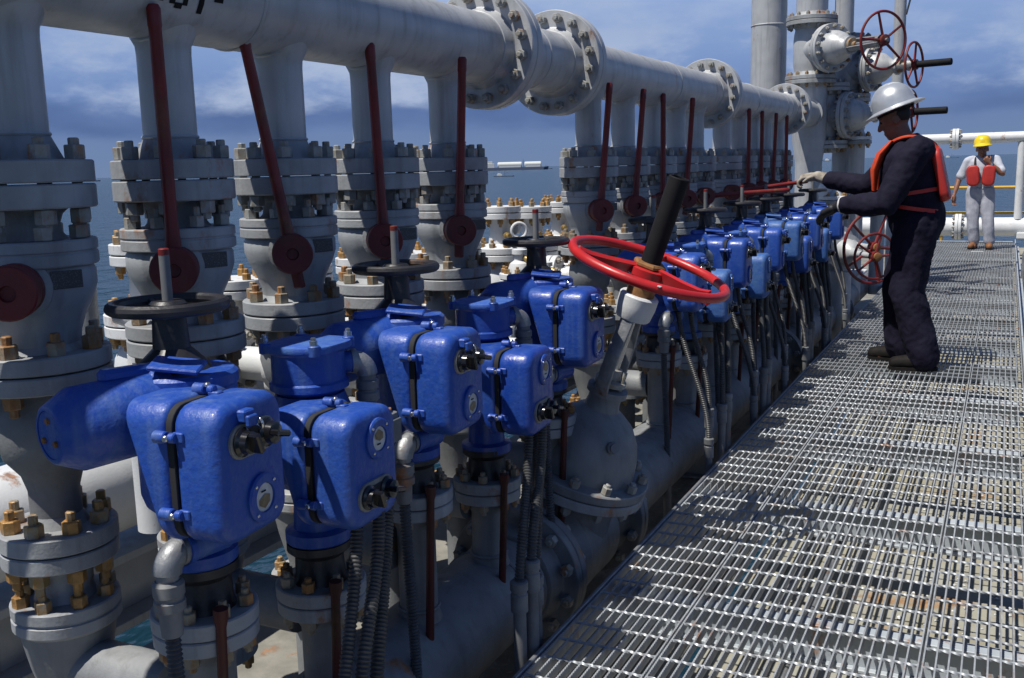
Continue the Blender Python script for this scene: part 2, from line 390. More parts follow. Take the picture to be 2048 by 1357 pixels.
# grating panels: serrated bearing bars along the walkway, twisted rods across
PY = [1.50, 4.03, 6.56, 9.09, 11.62, 14.15, 17.2]; STR = [(-1.105, -.805), (-.80, -.145), (-.14, .150)]; BP = .0315; RP = .115
def bar_mesh(L, serr=True):
    b_ = MB(); t = .0022; p = [] 
    if serr:
        y = 0.0
        while y < L-.0125:
            p += [(y, 0), (y+.0072, 0), (y+.0088, -.0032), (y+.0109, -.0032)]; y += .0125
        p.append((L, 0))
    else: p = [(0, 0), (L, 0)]
    k = len(p); H = -.030
    vs = [(-t, y, z) for y, z in p]+[(t, y, z) for y, z in p]+[(-t, y, H) for y, z in p]+[(t, y, H) for y, z in p]
    fs = []
    for i in range(k-1):
        fs += [(i, i+k, i+k+1, i+1), (2*k+i, i, i+1, 2*k+i+1), (k+i, 3*k+i, 3*k+i+1, k+i+1)]
    fs += [(2*k, 3*k, k, 0), (k-1, 2*k-1, 4*k-1, 3*k-1), (2*k, 3*k-1, 4*k-1, 3*k)]
    b_.add(vs, fs); return b_
def rod_mesh(L, twist=True, w=.0034):
    b_ = MB(); st = int(L/.006) if twist else 1; rg = []
    for i in range(st+1):
        a = (math.pi*i*.006/.05) if twist else math.pi/4
        rg.append([(L*i/st, w*1.41*math.cos(a+math.pi/2*j), -.0035+w*1.41*math.sin(a+math.pi/2*j)) for j in range(4)])
    b_.rings(rg); return b_
cm = {}
for iy in range(len(PY)-1):
    y0, y1 = PY[iy]+.004, PY[iy+1]-.004; L = y1-y0; near = iy < 2
    for ix, (x0, x1) in enumerate(STR):
        side = ('left', 'middle', 'right')[ix]
        g_ = thing('grating_panel', 'galvanised bar grating panel, %s strip of the walkway, %s from the near end' % (side, ORD[iy]), 'grating', (x0, y0, 0), 0, 'walkway grating panels')
        nb = int(round((x1-x0)/BP)); pitch_ = (x1-x0-.006)/nb
        nr = int(L/RP)
        if near:
            if ('b', L) not in cm: cm['b', L] = bar_mesh(L).mesh('bearing_bar', 20); cm['b', L].materials.append(M['grate_steel'])
            if ('r', x1-x0) not in cm: cm['r', x1-x0] = rod_mesh(x1-x0-.004).mesh('cross_rod', 40); cm['r', x1-x0].materials.append(M['grate_steel'])
            for i in range(nb+1):
                o = obj('bearing_bar', cm['b', L], None, g_, (.003+i*pitch_, random.uniform(-.003, .003), random.uniform(-.0006, .0006)))
            for j in range(nr):
                o = obj('cross_rod', cm['r', x1-x0], None, g_, (.002, .05+j*RP, random.uniform(0, .0008)))
                o.rotation_euler = (0, 0, random.uniform(-.002, .002))
        else:
            b = MB(); r_ = MB()
            bar = bar_mesh(L, False); rod = rod_mesh(x1-x0-.004, False, .0030)
            for i in range(nb+1): b.add(bar.v, bar.f, Matrix.Translation((.003+i*pitch_, 0, 0)))
            for j in range(nr): b.add(rod.v, rod.f, Matrix.Translation((.002, .05+j*RP, 0)))
            o = b.build('bar_grid', 'grate_steel', g_); stuff(o)
# ------------------------------------------------------------------ header pipe with stubs
HX, HZ, HR = -1.8, 1.79, .127
RY = [1.40, 1.82, 2.24, 2.68, 3.15, 4.50, 4.98, 5.45, 5.89, 6.30, 6.99, 7.47, 7.90, 8.33, 8.85]
def plate_prof(r, th, rp, hub, rh, s=1, gap=.0025):
    p = [(max(rp*.7, .01), gap*s), (r-.003, gap*s), (r, (gap+.003)*s), (r, (th-.003)*s), (r-.003, th*s), (rh, th*s), (rh*.97, (th+.004)*s), (rp*1.03, (th+hub)*s), (rp*1.0, (th+hub+.002)*s)]
    return p if s > 0 else list(reversed(p))
def flange_pair(parent, loc, rot, r, th, rp, hub, rh, nb, rb, af, bkind, mat_='grey_flange', n=40, top=.018):
    f1 = MB().lathe(plate_prof(r, th, rp, hub, rh, 1), n).build('flange', mat_, parent, loc); f1.rotation_euler = rot
    f2 = MB().lathe(plate_prof(r, th, rp, hub, rh, -1), n).build('flange', mat_, parent, loc); f2.rotation_euler = rot
    g_ = MB().lathe([(rb-af*.7, -.0026), (rb-af*.7, .0026)], 32).build('gasket', 'gasket', f1)
    bolts(f1, nb, rb, th, bkind, af, 2*th, top)
    return f1
hd = thing('header_pipe', 'long grey header pipe running overhead above the row of levered valves', 'pipe', (HX, 0, 0))
ROTY = (R(-90), 0, 0)
def hp(y0, y1, name='pipe_section', r=HR, n=48): 
    b_ = MB(); k = max(2, int((y1-y0)/.5))
    b_.rings([[(r*math.cos(2*math.pi*j/n), y0+(y1-y0)*i/k, HZ+r*math.sin(2*math.pi*j/n)) for j in range(n)] for i in range(k+1)]); return b_.build(name, 'silver_paint', hd)
FY = [3.46, 4.13, 6.62, 9.2]
hp(-.8, FY[0]-.09); hp(FY[0]+.09, FY[1]-.09); hp(FY[1]+.09, FY[2]-.09); hp(FY[2]+.09, FY[3]-.09); hp(FY[3]+.09, 10.30)
for i, y in enumerate(FY): flange_pair(hd, (0, y, HZ), ROTY, .222, .046, HR, .042, .150, 16, .186, .034, 'grey_bolt', 'silver_paint', 56, .014)
# girth welds
for y in (2.05, 3.8, 5.62, 7.6, 8.7, 8.9): MB().torus((0, y, HZ), (0, 1, 0), HR-.001, .005, 48, 6).build('girth_weld', 'silver_paint', hd)
# remains of stencilled letters on the near pipe
lm = MB()
for ya, yb, a0, a1 in ((1.703, 1.717, -28, 8), (1.735, 1.752, -29, 8), (1.752, 1.775, -33, -27), (1.775, 1.790, -29, 8), (1.823, 1.840, -35, 8), (1.87, 1.90, -20, 8)):
    rg = []
    for i in range(5):
        a = R(a0+(a1-a0)*i/4); rg.append(((HR+.0012)*math.cos(a), (HR+.0012)*math.sin(a)))
    lm.add([(x, y, HZ+z) for x, z in rg for y in (ya, yb)], [(2*i, 2*i+1, 2*i+3, 2*i+2) for i in range(4)])
lm.build('stencil_lettering', 'black_rubber', hd)
def stub(parent, y, nb=8):
    b_ = MB(); b_.lathe([(.0625, 1.438), (.0625, 1.63), (.064, 1.65), (.075, 1.672), (.085, 1.70)], 28, None, True, True)
    s_ = b_.build('branch_stub', 'silver_paint', parent, (0, y, 0))
    MB().torus((0, 0, 1.4405), (0, 0, 1), .0625, .0045, 28, 6).build('weld_bead', 'silver_paint', s_)
    w = MB(); 
    for i in range(29):
        a = 2*math.pi*i/28; x = .0665*math.cos(a); w_z = HZ-math.sqrt(max(0, HR*HR-x*x))
    pth = [(.067*math.cos(2*math.pi*i/28), .067*math.sin(2*math.pi*i/28), HZ-math.sqrt(HR*HR-(.067*math.cos(2*math.pi*i/28))**2)-.002) for i in range(28)]
    w.tube(pth, [.006+.0015*random.random() for _ in pth], 6, closed=True); w.build('fillet_weld', 'silver_paint', s_)
    f = MB().lathe([(.06, 1.343), (.138, 1.343), (.141, 1.346), (.141, 1.385), (.138, 1.388), (.088, 1.388), (.084, 1.393), (.064, 1.436), (.0625, 1.44)], 44).build('flange', 'grey_flange', parent, (0, y, 0))
    bolts(f, nb, .114, 1.388, 'grey_bolt', .036, .096, .014, ph=random.uniform(0, .3))
for i, y in enumerate(RY): stub(hd, y)

# ------------------------------------------------------------------ plug valves with red levers
HB = R(40); HD = Vector((math.sin(HB), -math.cos(HB), 0)); TD = Vector((math.cos(HB), math.sin(HB), 0))
PZ = .965; HUBZ = 1.140
def make_plug():
    t = thing('plug_valve', '', 'valve', (HX, RY[0], PZ), 0, 'grey plug valves with red levers under the header')
    def z(p): return [(r, q-PZ) for r, q in p]
    f = MB().lathe(z([(.06, 1.292), (.138, 1.292), (.141, 1.295), (.141, 1.337), (.138, 1.340), (.06, 1.340)]), 44).build('flange', 'grey_flange', t)
    MB().lathe(z([(.082, 1.225), (.070, 1.24), (.066, 1.262), (.072, 1.280), (.088, 1.2935)]), 32).build('neck', 'grey_flange', t)
    c = MB().lathe(z([(.06, 1.176), (.131, 1.176), (.134, 1.179), (.134, 1.2), (.131, 1.203), (.131, 1.205), (.134, 1.208), (.134, 1.226), (.131, 1.229), (.06, 1.229)]), 44).build('cover_flange', 'grey_flange', t)
    bolts(c, 8, .110, 1.229-PZ, 'grey_bolt', .032, .03, .022, low=False)
    MB().lathe(z([(.120, 1.1755), (.126, 1.165), (.126, 1.135), (.116, 1.105), (.096, 1.065), (.086, 1.035), (.084, 1.015), (.092, 1.0005)]), 36).build('body', 'grey_paint', t)
    f = MB().lathe(z([(.06, .966), (.138, .966), (.141, .969), (.141, .998), (.138, 1.001), (.06, 1.001)]), 44).build('flange', 'grey_flange', t)
    bolts(f, 8, .115, 1.001-PZ, 'rusty_bolt', .034, .072, .018)
    o = MB().box((0, 0, 0), (.062, .003, .036), .001).build('nameplate', 'nameplate', t, (TD*.085+HD*.097+Vector((0, 0, 1.152-PZ)))); o.rotation_euler = (0, 0, HB+.5)
    hz = HUBZ-PZ
    MB().lathe([(.062, .08), (.062, .118), (.050, .122), (.050, .132)], 24, axm((0, 0, hz), HD)).build('hub_collar', 'grey_flange', t)
    hb = MB().lathe([(.050, .130), (.052, .134), (.052, .150), (.047, .154), (.047, .166), (.053, .170), (.053, .206), (.050, .210), (.016, .210), (.014, .200)], 28, axm((0, 0, hz), HD)).build('lever_hub', 'dark_red', t)
    l_ = MB(); l_.lathe([(.017, -.02), (.018, .06), (.0152, .10), (.0142, .53), (.0155, .535), (.0155, .572), (.011, .580)], 14)
    lv = l_.build('lever', 'red_paint', t, HD*.168+Vector((0, 0, hz)))
    lv.rotation_mode = 'QUATERNION'
    MB().box((0, 0, -.045), (.030, .020, .10), .004).build('lever_tail', 'dark_red', lv)
    return t
ALPHA = [None, 0, -9, -1.5, 3, 5, 5, 0, 4, 88, 84, 0, 0, 2, 0]
pv = make_plug()
for i, y in enumerate(RY):
    t = pv if i == 0 else copy_tree(pv)
    t.location.y = y
    a = ALPHA[i]; lv = [c for c in t.children if c.name.startswith('lever') and not c.name.startswith('lever_hub')][0]
    dsc = ('grey plug valve with red hub cut by the left edge of the photo' if i == 0 else
           'grey plug valve with its red lever swung level, nearer of the two level levers' if i == 9 else
           'grey plug valve whose level red lever is gripped by the worker in navy' if i == 10 else
           'grey plug valve with red lever leaning clearly left, third from the left edge' if i == 2 else
           'grey plug valve with upright red lever, %s column from the left edge' % ORD[i])
    t['label'] = dsc
    lv.rotation_quaternion = Quaternion(TD.cross(Vector((0, 0, 1))).normalized(), -R(-95 if a is None else a))

for c in list(pv.children_recursive):
    if c.name.startswith('lever_tail'): bpy.data.objects.remove(c)
# ------------------------------------------------------------------ valves below (column down to the deck)
def make_lower(white=False):
    base = -.30
    t = thing('check_valve', '', 'valve', (HX, RY[0], base), 0, 'grey columns below the plug valves')
    def z(p): return [(r, q-base) for r, q in p]
    MB().lathe(z([(.06, .925), (.138, .925), (.141, .928), (.141, .959), (.138, .962), (.06, .962)]), 44).build('flange', 'grey_flange', t)
    MB().lathe(z([(.052, .640), (.052, .70), (.062, .735), (.092, .775), (.104, .83), (.098, .875), (.085, .905), (.085, .926)]), 36).build('body', 'grey_dirty_shaded', t)
    f1 = MB().lathe(z([(.05, .582), (.118, .582), (.121, .585), (.121, .618), (.118, .621), (.064, .621), (.053, .645)]), 44).build('flange', 'grey_flange', t)
    bolts(f1, 8, .094, .621-base, 'yellow_bolt', .034, .078, .020)
    MB().lathe(z([(.06, .543), (.116, .543), (.119, .546), (.119, .575), (.116, .578), (.06, .578)]), 44).build('flange', 'grey_flange', t)
    MB().lathe(z([(.064, .455), (.058, .48), (.062, .52), (.07, .544)]), 30).build('neck', 'grey_flange', t)
    f2 = MB().lathe(z([(.07, .392), (.100, .392), (.112, .402), (.112, .423), (.108, .426), (.108, .429), (.112, .432), (.112, .453), (.109, .456), (.05, .456)]), 40).build('cover_flange', 'grey_flange', t)
    bolts(f2, 8, .091, .456-base, 'yellow_bolt', .030, .03, .014, low=False)
    MB().lathe(z([(.056, -.30), (.056, .16), (.062, .22), (.085, .31), (.1, .3925)]), 34).build('lower_body', 'grey_dirty_shaded', t)
    f3 = MB().lathe(z([(.06, .118), (.112, .118), (.115, .121), (.115, .185), (.112, .188), (.06, .188)]), 40).build('flange', 'grey_flange', t)
    bolts(f3, 8, .092, .188-base, 'yellow_bolt', .030, .07, .014)
    MB().cyl((.05, 0, .30-base), (.30, 0, .30-base), .062, n=20).build('link_pipe', 'grey_dirty_shaded', t)
    return t
lo = make_lower()
for i, y in enumerate(RY):
    t = lo if i == 0 else copy_tree(lo); t.location.y = y
    t['label'] = ('grey bulbous valve column with yellowed bolts in the lower left corner' if i == 0 else
                  'grey valve column below the plug valves, %s from the left edge' % ORD[i])
# ------------------------------------------------------------------ electric actuators (blue)
AX = -1.44
def xz_slab(b, w, h, x0, x1, r, bev, zc, shear=None, steps=4, yc=0.0, k=5):
    """rounded box: width along Y, height along Z, depth from x0 to x1; shear(z) moves the rear rim"""
    mt = Matrix(((0, 0, 1, x0), (1, 0, 0, yc), (0, 1, 0, zc), (0, 0, 0, 1)))
    k0 = len(b.v); b.slab(w, h, x1-x0, r, bev, k, mt, steps)
    if shear:
        for i in range(k0, len(b.v)):
            x, y, z = b.v[i]
            if x < (x0+x1)/2: b.v[i] = (x+shear(z), y, z)
    return b
SM = {}
def screw(parent, loc, d, r=.006):
    if r not in SM:
        SM[r] = MB().lathe([(r, 0), (r, r*.7), (r*.7, r*1.1), (r*.3, r*1.1)], 10).mesh('screw'); SM[r].materials.append(M['steel_screw'])
    o = bpy.data.objects.new('screw', SM[r]); COL.objects.link(o); o.parent = parent; o.location = loc
    o.rotation_euler = Vector((0, 0, 1)).rotation_difference(Vector(d)).to_euler(); return o
def switch_box(t, z0, z1, w, flip, oz, yc=-.10):
    old = set(t.children); _switch_box(t, z0, z1, w, flip, oz)
    for c in t.children:
        if c not in old: c.location.y += yc
def _switch_box(t, z0, z1, w, flip, oz):
    """two-part cover with lugs, selector knobs and position dial; flip puts the dial on top"""
    zc, h = (z0+z1)/2-oz, z1-z0
    rear = xz_slab(MB(), w, h, .022, .122, .045, .012, zc, lambda z: .075*max(0, min(1, (zc+h/2-z)/h)), 3).build('rear_housing', 'blue_paint', t)
    seam = xz_slab(MB(), w-.012, h-.012, .120, .134, .04, .001, zc, None, 1).build('seam', 'gasket', t)
    cov = xz_slab(MB(), w-.004, h-.004, .132, .236, .045, .024, zc, None, 5).build('cover', 'blue_paint', t)
    # lugs on the seam: two each side, one on top
    for y, z, d in ((-w/2, zc+.28*h, (0, -1, 0)), (-w/2, zc-.26*h, (0, -1, 0)), (w/2, zc+.28*h, (0, 1, 0)), (w/2, zc-.26*h, (0, 1, 0)), (0.01, zc+h/2, (0, 0, 1))):
        d = Vector(d); p = Vector((.104, y, z))+d*.004
        lg = MB(); lg.cyl(p, p+Vector((.026, 0, 0)), .0115, n=12, bev=.002); lg.cyl(p+Vector((.032, 0, 0)), p+Vector((.046, 0, 0)), .0095, n=12, bev=.002)
        lg.box(tuple(p+Vector((.047, 0, 0))-d*.006), (.024, .008 if d.y else .018, .018 if d.y else .008), .002)
        g_ = lg.build('lug', 'blue_paint', t); screw(g_, p+Vector((.030, 0, 0))+d*.006, d, .0062)
    s = -1 if flip else 1
    zk, zd = zc+s*.235*h, zc-s*.235*h; fx = .236
    # selector plate with two knobs
    pl = xz_slab(MB(), .132, .062, fx-.004, fx+.006, .030, .001, zk-.004*s, None, 1, -.008, 8).build('selector_plate', 'plate_cream', t)
    xz_slab(MB(), .108, .042, fx+.004, fx+.0075, .022, .0008, zk-.004*s, None, 1, -.008, 8).build('selector_face', 'black_iron', pl)
    for ky, ang in ((-.042, 20), (.030, 75)):
        kb = MB().lathe([(.027, fx+.006), (.027, fx+.010), (.021, fx+.014), (.020, fx+.026), (.013, fx+.028)], 22, axm((0, ky, zk-.004*s), (1, 0, 0))).build('knob', 'black_knob', t)
        g_ = MB().box((0, 0, 0), (.022, .012, .040), .003).build('grip', 'black_knob', kb, (fx+.036, ky, zk-.004*s)); g_.rotation_euler = (R(ang), 0, 0)
    if not flip:
        hs = MB(); hs.box((fx+.008, -.030, zk+.042), (.020, .030, .022), .003); hs.box((fx+.020, -.030, zk+.034), (.010, .026, .020), .002)
        hs.build('hasp', 'blue_paint', t)
        MB().torus((fx+.022, -.012, zk+.024), (.3, 1, .2), .010, .0028, 14, 6).build('padlock_ring', 'steel_screw', t)
    rd = .034
    bz = MB().lathe([(rd+.012, -.004), (rd+.012, .005), (rd+.008, .008), (rd-.006, .008), (rd-.007, .003)], 34, axm((fx, .012, zd), (1, 0, 0))).build('dial_bezel', 'blue_paint', t)
    MB().lathe([(rd-.0075, .0022), (rd-.0075, .0042)], 30, axm((fx, .012, zd), (1, 0, 0))).build('dial_face', 'dial_white', bz)
    w_ = MB(); w_.add([(fx+.0055, .012+y, zd+z) for y, z in ((-.017, -.012), (.0, -.021), (.016, -.011), (.016, .002), (.002, .006), (-.015, -.002))], [(0, 1, 2, 3, 4, 5)])
    if flip: w_.v = [(x, y, 2*zd-z) for x, y, z in w_.v]; w_.f = [tuple(reversed(f)) for f in w_.f]
    w_.build('dial_window', 'dial_brown', bz)
    pm_ = MB(); pm_.box((fx+.0055, .010, zd+.012*(-1 if flip else 1)), (.001, .014, .003), .0003); pm_.build('dial_print', 'black_rubber', bz)
    for a in (45, 135, 225, 315): screw(bz, (fx+.007, .012+(rd+.004)*math.cos(R(a)), zd+(rd+.004)*math.sin(R(a))), (1, 0, 0), .0034)
    return cov
def elbow(b, p, d0, d1, rad, r, n=14, m=10):
    """quarter bend leaving p along d0 and ending along d1"""
    p, d0, d1 = Vector(p), Vector(d0).normalized(), Vector(d1).normalized()
    c = p+d1*rad; path = [c+(-d1*math.cos(a)+d0*math.sin(a))*rad for a in [math.pi/2*i/m for i in range(m+1)]]
    b.tube(path, r, n); return path[-1]
def make_A():
    oz = .585
    t = thing('valve_actuator', '', 'actuator', (AX, 0, oz), R(-8), 'blue electric valve actuators')
    z = lambda p: [(r, q-oz) for r, q in p]
    MB().lathe(z([(.075, .586), (.078, .590), (.078, .612), (.060, .618), (.056, .66), (.066, .70), (.070, .73)]), 30).build('base_column', 'blue_paint', t)
    MB().lathe(z([(.066, .690), (.092, .715), (.100, .74), (.100, .950), (.104, .955), (.104, .975), (.096, .982)]), 36).build('gear_housing', 'blue_paint', t)
    MB().lathe(z([(.080, .972), (.066, .995), (.036, 1.025), (.032, 1.10), (.026, 1.105)]), 32, Matrix.Translation((-.025, 0, 0))).build('wheel_neck', 'black_iron', t)  # black in place of blue puts the shade over the housing into the colour
    # two shallow cover plates beside the neck
    cp = MB(); cp.box((0, 0, 0), (.10, .055, .010), .003); o = cp.build('neck_plate', 'blue_paint', t, (.040, -.065, 1.004-oz)); o.rotation_euler = (R(14), R(6), R(18))
    md = Vector((-.33, -.94, -.03)).normalized(); mo = Vector((-.01, -.03, .915-oz))
    MB().lathe([(.066, 0), (.082, .02), (.082, .045), (.078, .05), (.078, .195), (.074, .203), (.055, .240), (.050, .243), (.045, .243), (.045, .240)], 36, axm(mo, md)).build('motor', 'blue_paint', t)
    e = mo+md*.2405
    ec = MB().lathe([(.045, -.002), (.044, .001)], 26, axm(e, md)).build('motor_end', 'blue_paint', t)
    sd = md.cross(Vector((0, 0, 1))).normalized()
    for a in (90, 210, 330):
        p = e+(sd*math.cos(R(a))+Vector((0, 0, 1))*math.sin(R(a)))*.026
        MB().hexa(.011, .006, axm(p, md)).build('end_bolt', 'rust_bare', ec)
    br = MB(); br.box((0, 0, 0), (.115, .030, .026), .008); o = br.build('motor_rib', 'blue_paint', t, mo+md*.085+Vector((0, 0, .082))); o.rotation_euler = (0, -math.asin(md.z)*-1, math.atan2(md.y, md.x))
    MB().hexa(.010, .006, axm((-.058, 0, .001), (-1, 0, 0))).build('rib_bolt', 'rust_bare', o)
    # drain bracket under the motor end
    switch_box(t, .704, .966, .200, False, oz, -.108)
    # cable entry low on the side, galvanised bend pointing down
    st = MB(); st.lathe([(.030, 0), (.030, .085), (.034, .088), (.034, .100)], 20, axm((.105, -.05, .672-oz), (-.20, -1, .02))); st.box((.06, -.03, .700-oz), (.11, .15, .06), .012)
    st.build('cable_entry', 'blue_paint', t)
    g_ = MB(); p = Vector((.105, -.05, .672-oz))+Vector((-.20, -1, .02)).normalized()*.098
    q = elbow(g_, p, (-.20, -1, .02), (0, -.05, -1), .036, .0265, 18)
    g_.lathe([(.030, -.004), (.030, .012)], 18, axm(p, (-.20, -1, .02)))
    g_.cyl(q, q+Vector((0, 0, -.02)), .021, n=14)
    ge = g_.build('pipe_bend', 'galvanised', t)
    c_ = MB(); c_.lathe([(.024, -.012), (.029, -.018), (.029, -.040), (.026, -.043), (.026, -.048), (.029, -.051), (.029, -.068), (.022, -.072), (.020, -.12)], 18, Matrix.Translation(q)); c_.build('coupling', 'conduit_grey', ge)
    KIDS['A_entry'] = q+Vector((0, 0, -.12))
    # handwheel
    hw = MB(); hw.torus((-.025, 0, 1.108-oz), (0, 0, 1), .106, .0125, 48, 10); hw.build('handwheel_rim', 'black_iron', t)
    hs = MB()
    for a in (30, 150, 270): hs.tube([(-.025+q_*math.cos(R(a)), q_*math.sin(R(a)), z_-oz) for q_, z_ in ((.02, 1.096), (.06, 1.098), (.105, 1.108))], .009, 8)
    hs.lathe([(.036, 1.085-oz), (.036, 1.112-oz), (.030, 1.118-oz), (.016, 1.118-oz)], 20, Matrix.Translation((-.025, 0, 0))); hs.build('handwheel_spokes', 'black_iron', t)
    MB().lathe([(.0105, 1.09-oz), (.0105, 1.215-oz), (.008, 1.217-oz)], 14, Matrix.Translation((-.025, 0, 0))).build('stem_tube', 'conduit_grey', t)
    MB().lathe([(.0108, 1.207-oz), (.0108, 1.218-oz), (.008, 1.220-oz)], 14, Matrix.Translation((-.025, 0, 0))).build('stem_cap', 'red_paint', t)
    return t
def make_B():
    oz = .50
    t = thing('valve_actuator', '', 'actuator', (AX, 0, oz), R(-8), 'blue electric valve actuators')
    z = lambda p: [(r, q-oz) for r, q in p]
    MB().lathe(z([(.075, .501), (.078, .505), (.078, .53), (.058, .536), (.054, .60), (.062, .64), (.078, .665)]), 30).build('base_column', 'blue_paint', t)
    MB().lathe(z([(.070, .640), (.094, .665), (.100, .70), (.096, .82), (.080, .862)]), 36).build('gear_housing', 'blue_paint', t)
    MB().lathe(z([(.062, .855), (.080, .868), (.092, .875), (.092, .890), (.085, .894), (.085, .958), (.089, .964)]), 36).build('terminal_cover', 'blue_paint', t)
    ld = MB(); ld.slab(.182, .182, .018, .062, .005, 6, Matrix.Translation((0, 0, .964-oz)), 2)
    l_ = ld.build('terminal_lid', 'blue_chalk', t)
    for sx_, sy_ in ((1, 1), (1, -1), (-1, 1), (-1, -1)):
        e = MB(); e.lathe([(.014, .962-oz), (.014, .984-oz), (.012, .986-oz)], 14, Matrix.Translation((.068*sx_, .068*sy_, 0))); e.build('lid_ear', 'blue_paint', l_)
        s_ = MB(); s_.lathe([(.009, 0), (.009, .012), (.006, .013), (.006, .019), (.004, .020)], 10, Matrix.Translation((.068*sx_, .068*sy_, .985-oz))); s_.build('lid_bolt', 'steel_screw', l_)
    bx = MB(); xz_slab(bx, .18, .17, -.03, .07, .03, .01, .745-oz, None, 2, -.05); bx.build('box_neck', 'blue_paint', t)
    switch_box(t, .605, .862, .200, True, oz)
    md = Vector((-1, -.05, -.05)).normalized(); mo = Vector((-.03, 0, .77-oz))
    MB().lathe([(.056, 0), (.066, .02), (.066, .15), (.046, .19), (.04, .192)], 32, axm(mo, md)).build('motor', 'blue_paint', t)
    # galvanised bend from the terminal cover down to the cable box
    st = MB(); st.lathe([(.027, .06), (.027, .105)], 18, axm((0, 0, .925-oz), (.85, .9, 0))); st.build('cable_entry', 'blue_paint', t)
    dv = Vector((.85, .9, 0)).normalized(); p = Vector((0, 0, .925-oz))+dv*.103
    g_ = MB(); q = elbow(g_, p, dv, (0, 0, -1), .034, .0255, 18); g_.lathe([(.029, -.003), (.029, .010)], 18, axm(p, dv))
    ge = g_.build('pipe_bend', 'galvanised', t)
    c_ = MB(); c_.lathe([(.021, .0), (.021, -.012), (.027, -.016), (.027, -.034), (.0235, -.037), (.0235, -.041), (.028, -.044), (.028, -.062), (.021, -.066), (.019, -.10)], 18, Matrix.Translation(q)); c_.build('coupling', 'conduit_grey', ge)
    bq = q+Vector((.040, 0.01, -.130))
    cb = MB(); cb.slab(.052, .050, .072, .014, .005, 4, Matrix.Translation(bq-Vector((0, 0, .036))), 2)
    cb.cyl(bq+Vector((-.028, 0, .0)), bq+Vector((-.028, 0, .045)), .018, n=14); cb.box(tuple(bq+Vector((.028, 0, -.006))), (.006, .044, .056), .002)
    cbo = cb.build('cable_box', 'conduit_grey', t)
    MB().hexa(.030, .010, Matrix.Translation(bq+Vector((0, 0, .036)))).build('box_plug', 'rust_bare', cbo)
    KIDS['B_entry'] = bq+Vector((0, 0, -.036))
    return t
AY = [('A', 1.44), ('B', 1.83), ('A', 2.26), ('B', 2.70), ('A', 3.16), ('A', 4.46), ('B', 4.92), ('A', 5.36), ('B', 5.83), ('A', 6.20), ('A', 6.88), ('B', 7.22), ('A', 7.68), ('B', 8.0), ('A', 8.72)]
pa, pb = make_A(), make_B(); ua = ub = False
na = nb_ = 0; ACT = []
for i, (kd, y) in enumerate(AY):
    if kd == 'A':
        t = copy_tree(pa) if ua else pa; ua = True; na += 1
        lab = 'large blue actuator with black handwheel on top, %s of its kind from the left' % ORD[na-1]
    else:
        t = copy_tree(pb) if ub else pb; ub = True; nb_ += 1
        lab = 'small low blue actuator with bolted square lid, %s of its kind from the left' % ORD[nb_-1]
    t.location.y = y; t.location.z -= .008 if kd == 'A' else .018; t.rotation_euler.z = R(3+random.uniform(-3, 3)); t['label'] = lab; ACT.append((kd, y, t))
    var = {3: 'blue_deep', 4: 'blue_deep', 6: 'blue_faded', 7: 'blue_deep', 8: 'blue_faded', 10: 'blue_faded', 12: 'blue_deep', 13: 'blue_faded'}.get(i)
    if var:
        for c in t.children_recursive:
            if c.data.materials and c.data.materials[0] == M['blue_paint']:
                c.material_slots[0].link = 'OBJECT'; c.material_slots[0].material = M[var]

# ------------------------------------------------------------------ branch valves under the actuators and lower manifold
MX, MZ, MR = -1.47, -.05, .162
def make_branch(kind):
    top = .577 if kind == 'A' else .482
    base = .085
    t = thing('branch_valve', '', 'valve', (AX, 0, base), 0, 'branch valves under the blue actuators')
    z = lambda p: [(r, q-base) for r, q in p]
    d = top-.585
    MB().lathe(z([(.066, .486+d), (.060, .50+d), (.058, .55+d), (.076, .566+d), (.076, .584+d)]), 30).build('bonnet', 'black_iron', t)
    f = MB().lathe(z([(.05, .452+d), (.105, .452+d), (.108, .455+d), (.108, .483+d), (.105, .486+d), (.05, .486+d)]), 40).build('flange', 'grey_flange', t)
    bolts(f, 8, .086, .486+d-base, 'rusty_bolt', .028, .068, .012)
    MB().lathe(z([(.05, .416+d), (.103, .416+d), (.106, .419+d), (.106, .446+d), (.103, .449+d), (.05, .449+d)]), 40).build('flange', 'grey_flange', t)
    MB().lathe(z([(.066, .09), (.060, .11), (.054, .13), (.054, .37+d), (.070, .400+d), (.080, .4165+d)]), 30).build('branch_pipe', 'grey_dirty_shaded', t)
    MB().torus((0, 0, .128-base), (0, 0, 1), .056, .006, 28, 6).build('fillet_weld', 'grey_dirty_shaded', t)
    lv = MB(); lv.lathe([(.010, -.46), (.012, -.45), (.0105, -.02), (.015, 0), (.015, .02)], 12, Matrix.Translation((.098, -.060, .50+d-base)) @ Matrix.Rotation(R(3), 4, 'Y'))
    lv.build('hanging_lever', 'maroon_paint', t)
    return t
ba, bb2 = make_branch('A'), make_branch('B'); ua = ub = False
for i, (kd, y) in enumerate(AY):
    if kd == 'A': t = copy_tree(ba) if ua else ba; ua = True
    else: t = copy_tree(bb2) if ub else bb2; ub = True
    t.location.y = y+random.uniform(-.004, .004); t.rotation_euler.z = random.uniform(-.12, .12)
    t['label'] = 'grey flanged branch valve on the low manifold under the %s blue actuator from the left' % ORD[i]
mf = thing('lower_manifold', 'thick grey manifold pipe lying low on the deck under the blue actuators', 'pipe', (MX, 0, MZ))
def mp_(y0, y1):
    n = 48; b_ = MB(); b_.rings([[(MR*math.cos(2*math.pi*j/n), y, MR*math.sin(2*math.pi*j/n)) for j in range(n)] for y in (y0, (y0+y1)/2, y1)]); b_.build('pipe_section', 'grey_dirty_shaded', mf)
GY0, GY1 = 2.97, 3.63
mp_(.25, GY0-.12); mp_(GY1+.12, 7.0); mp_(7.2, 9.60); mp_(9.8, 12)
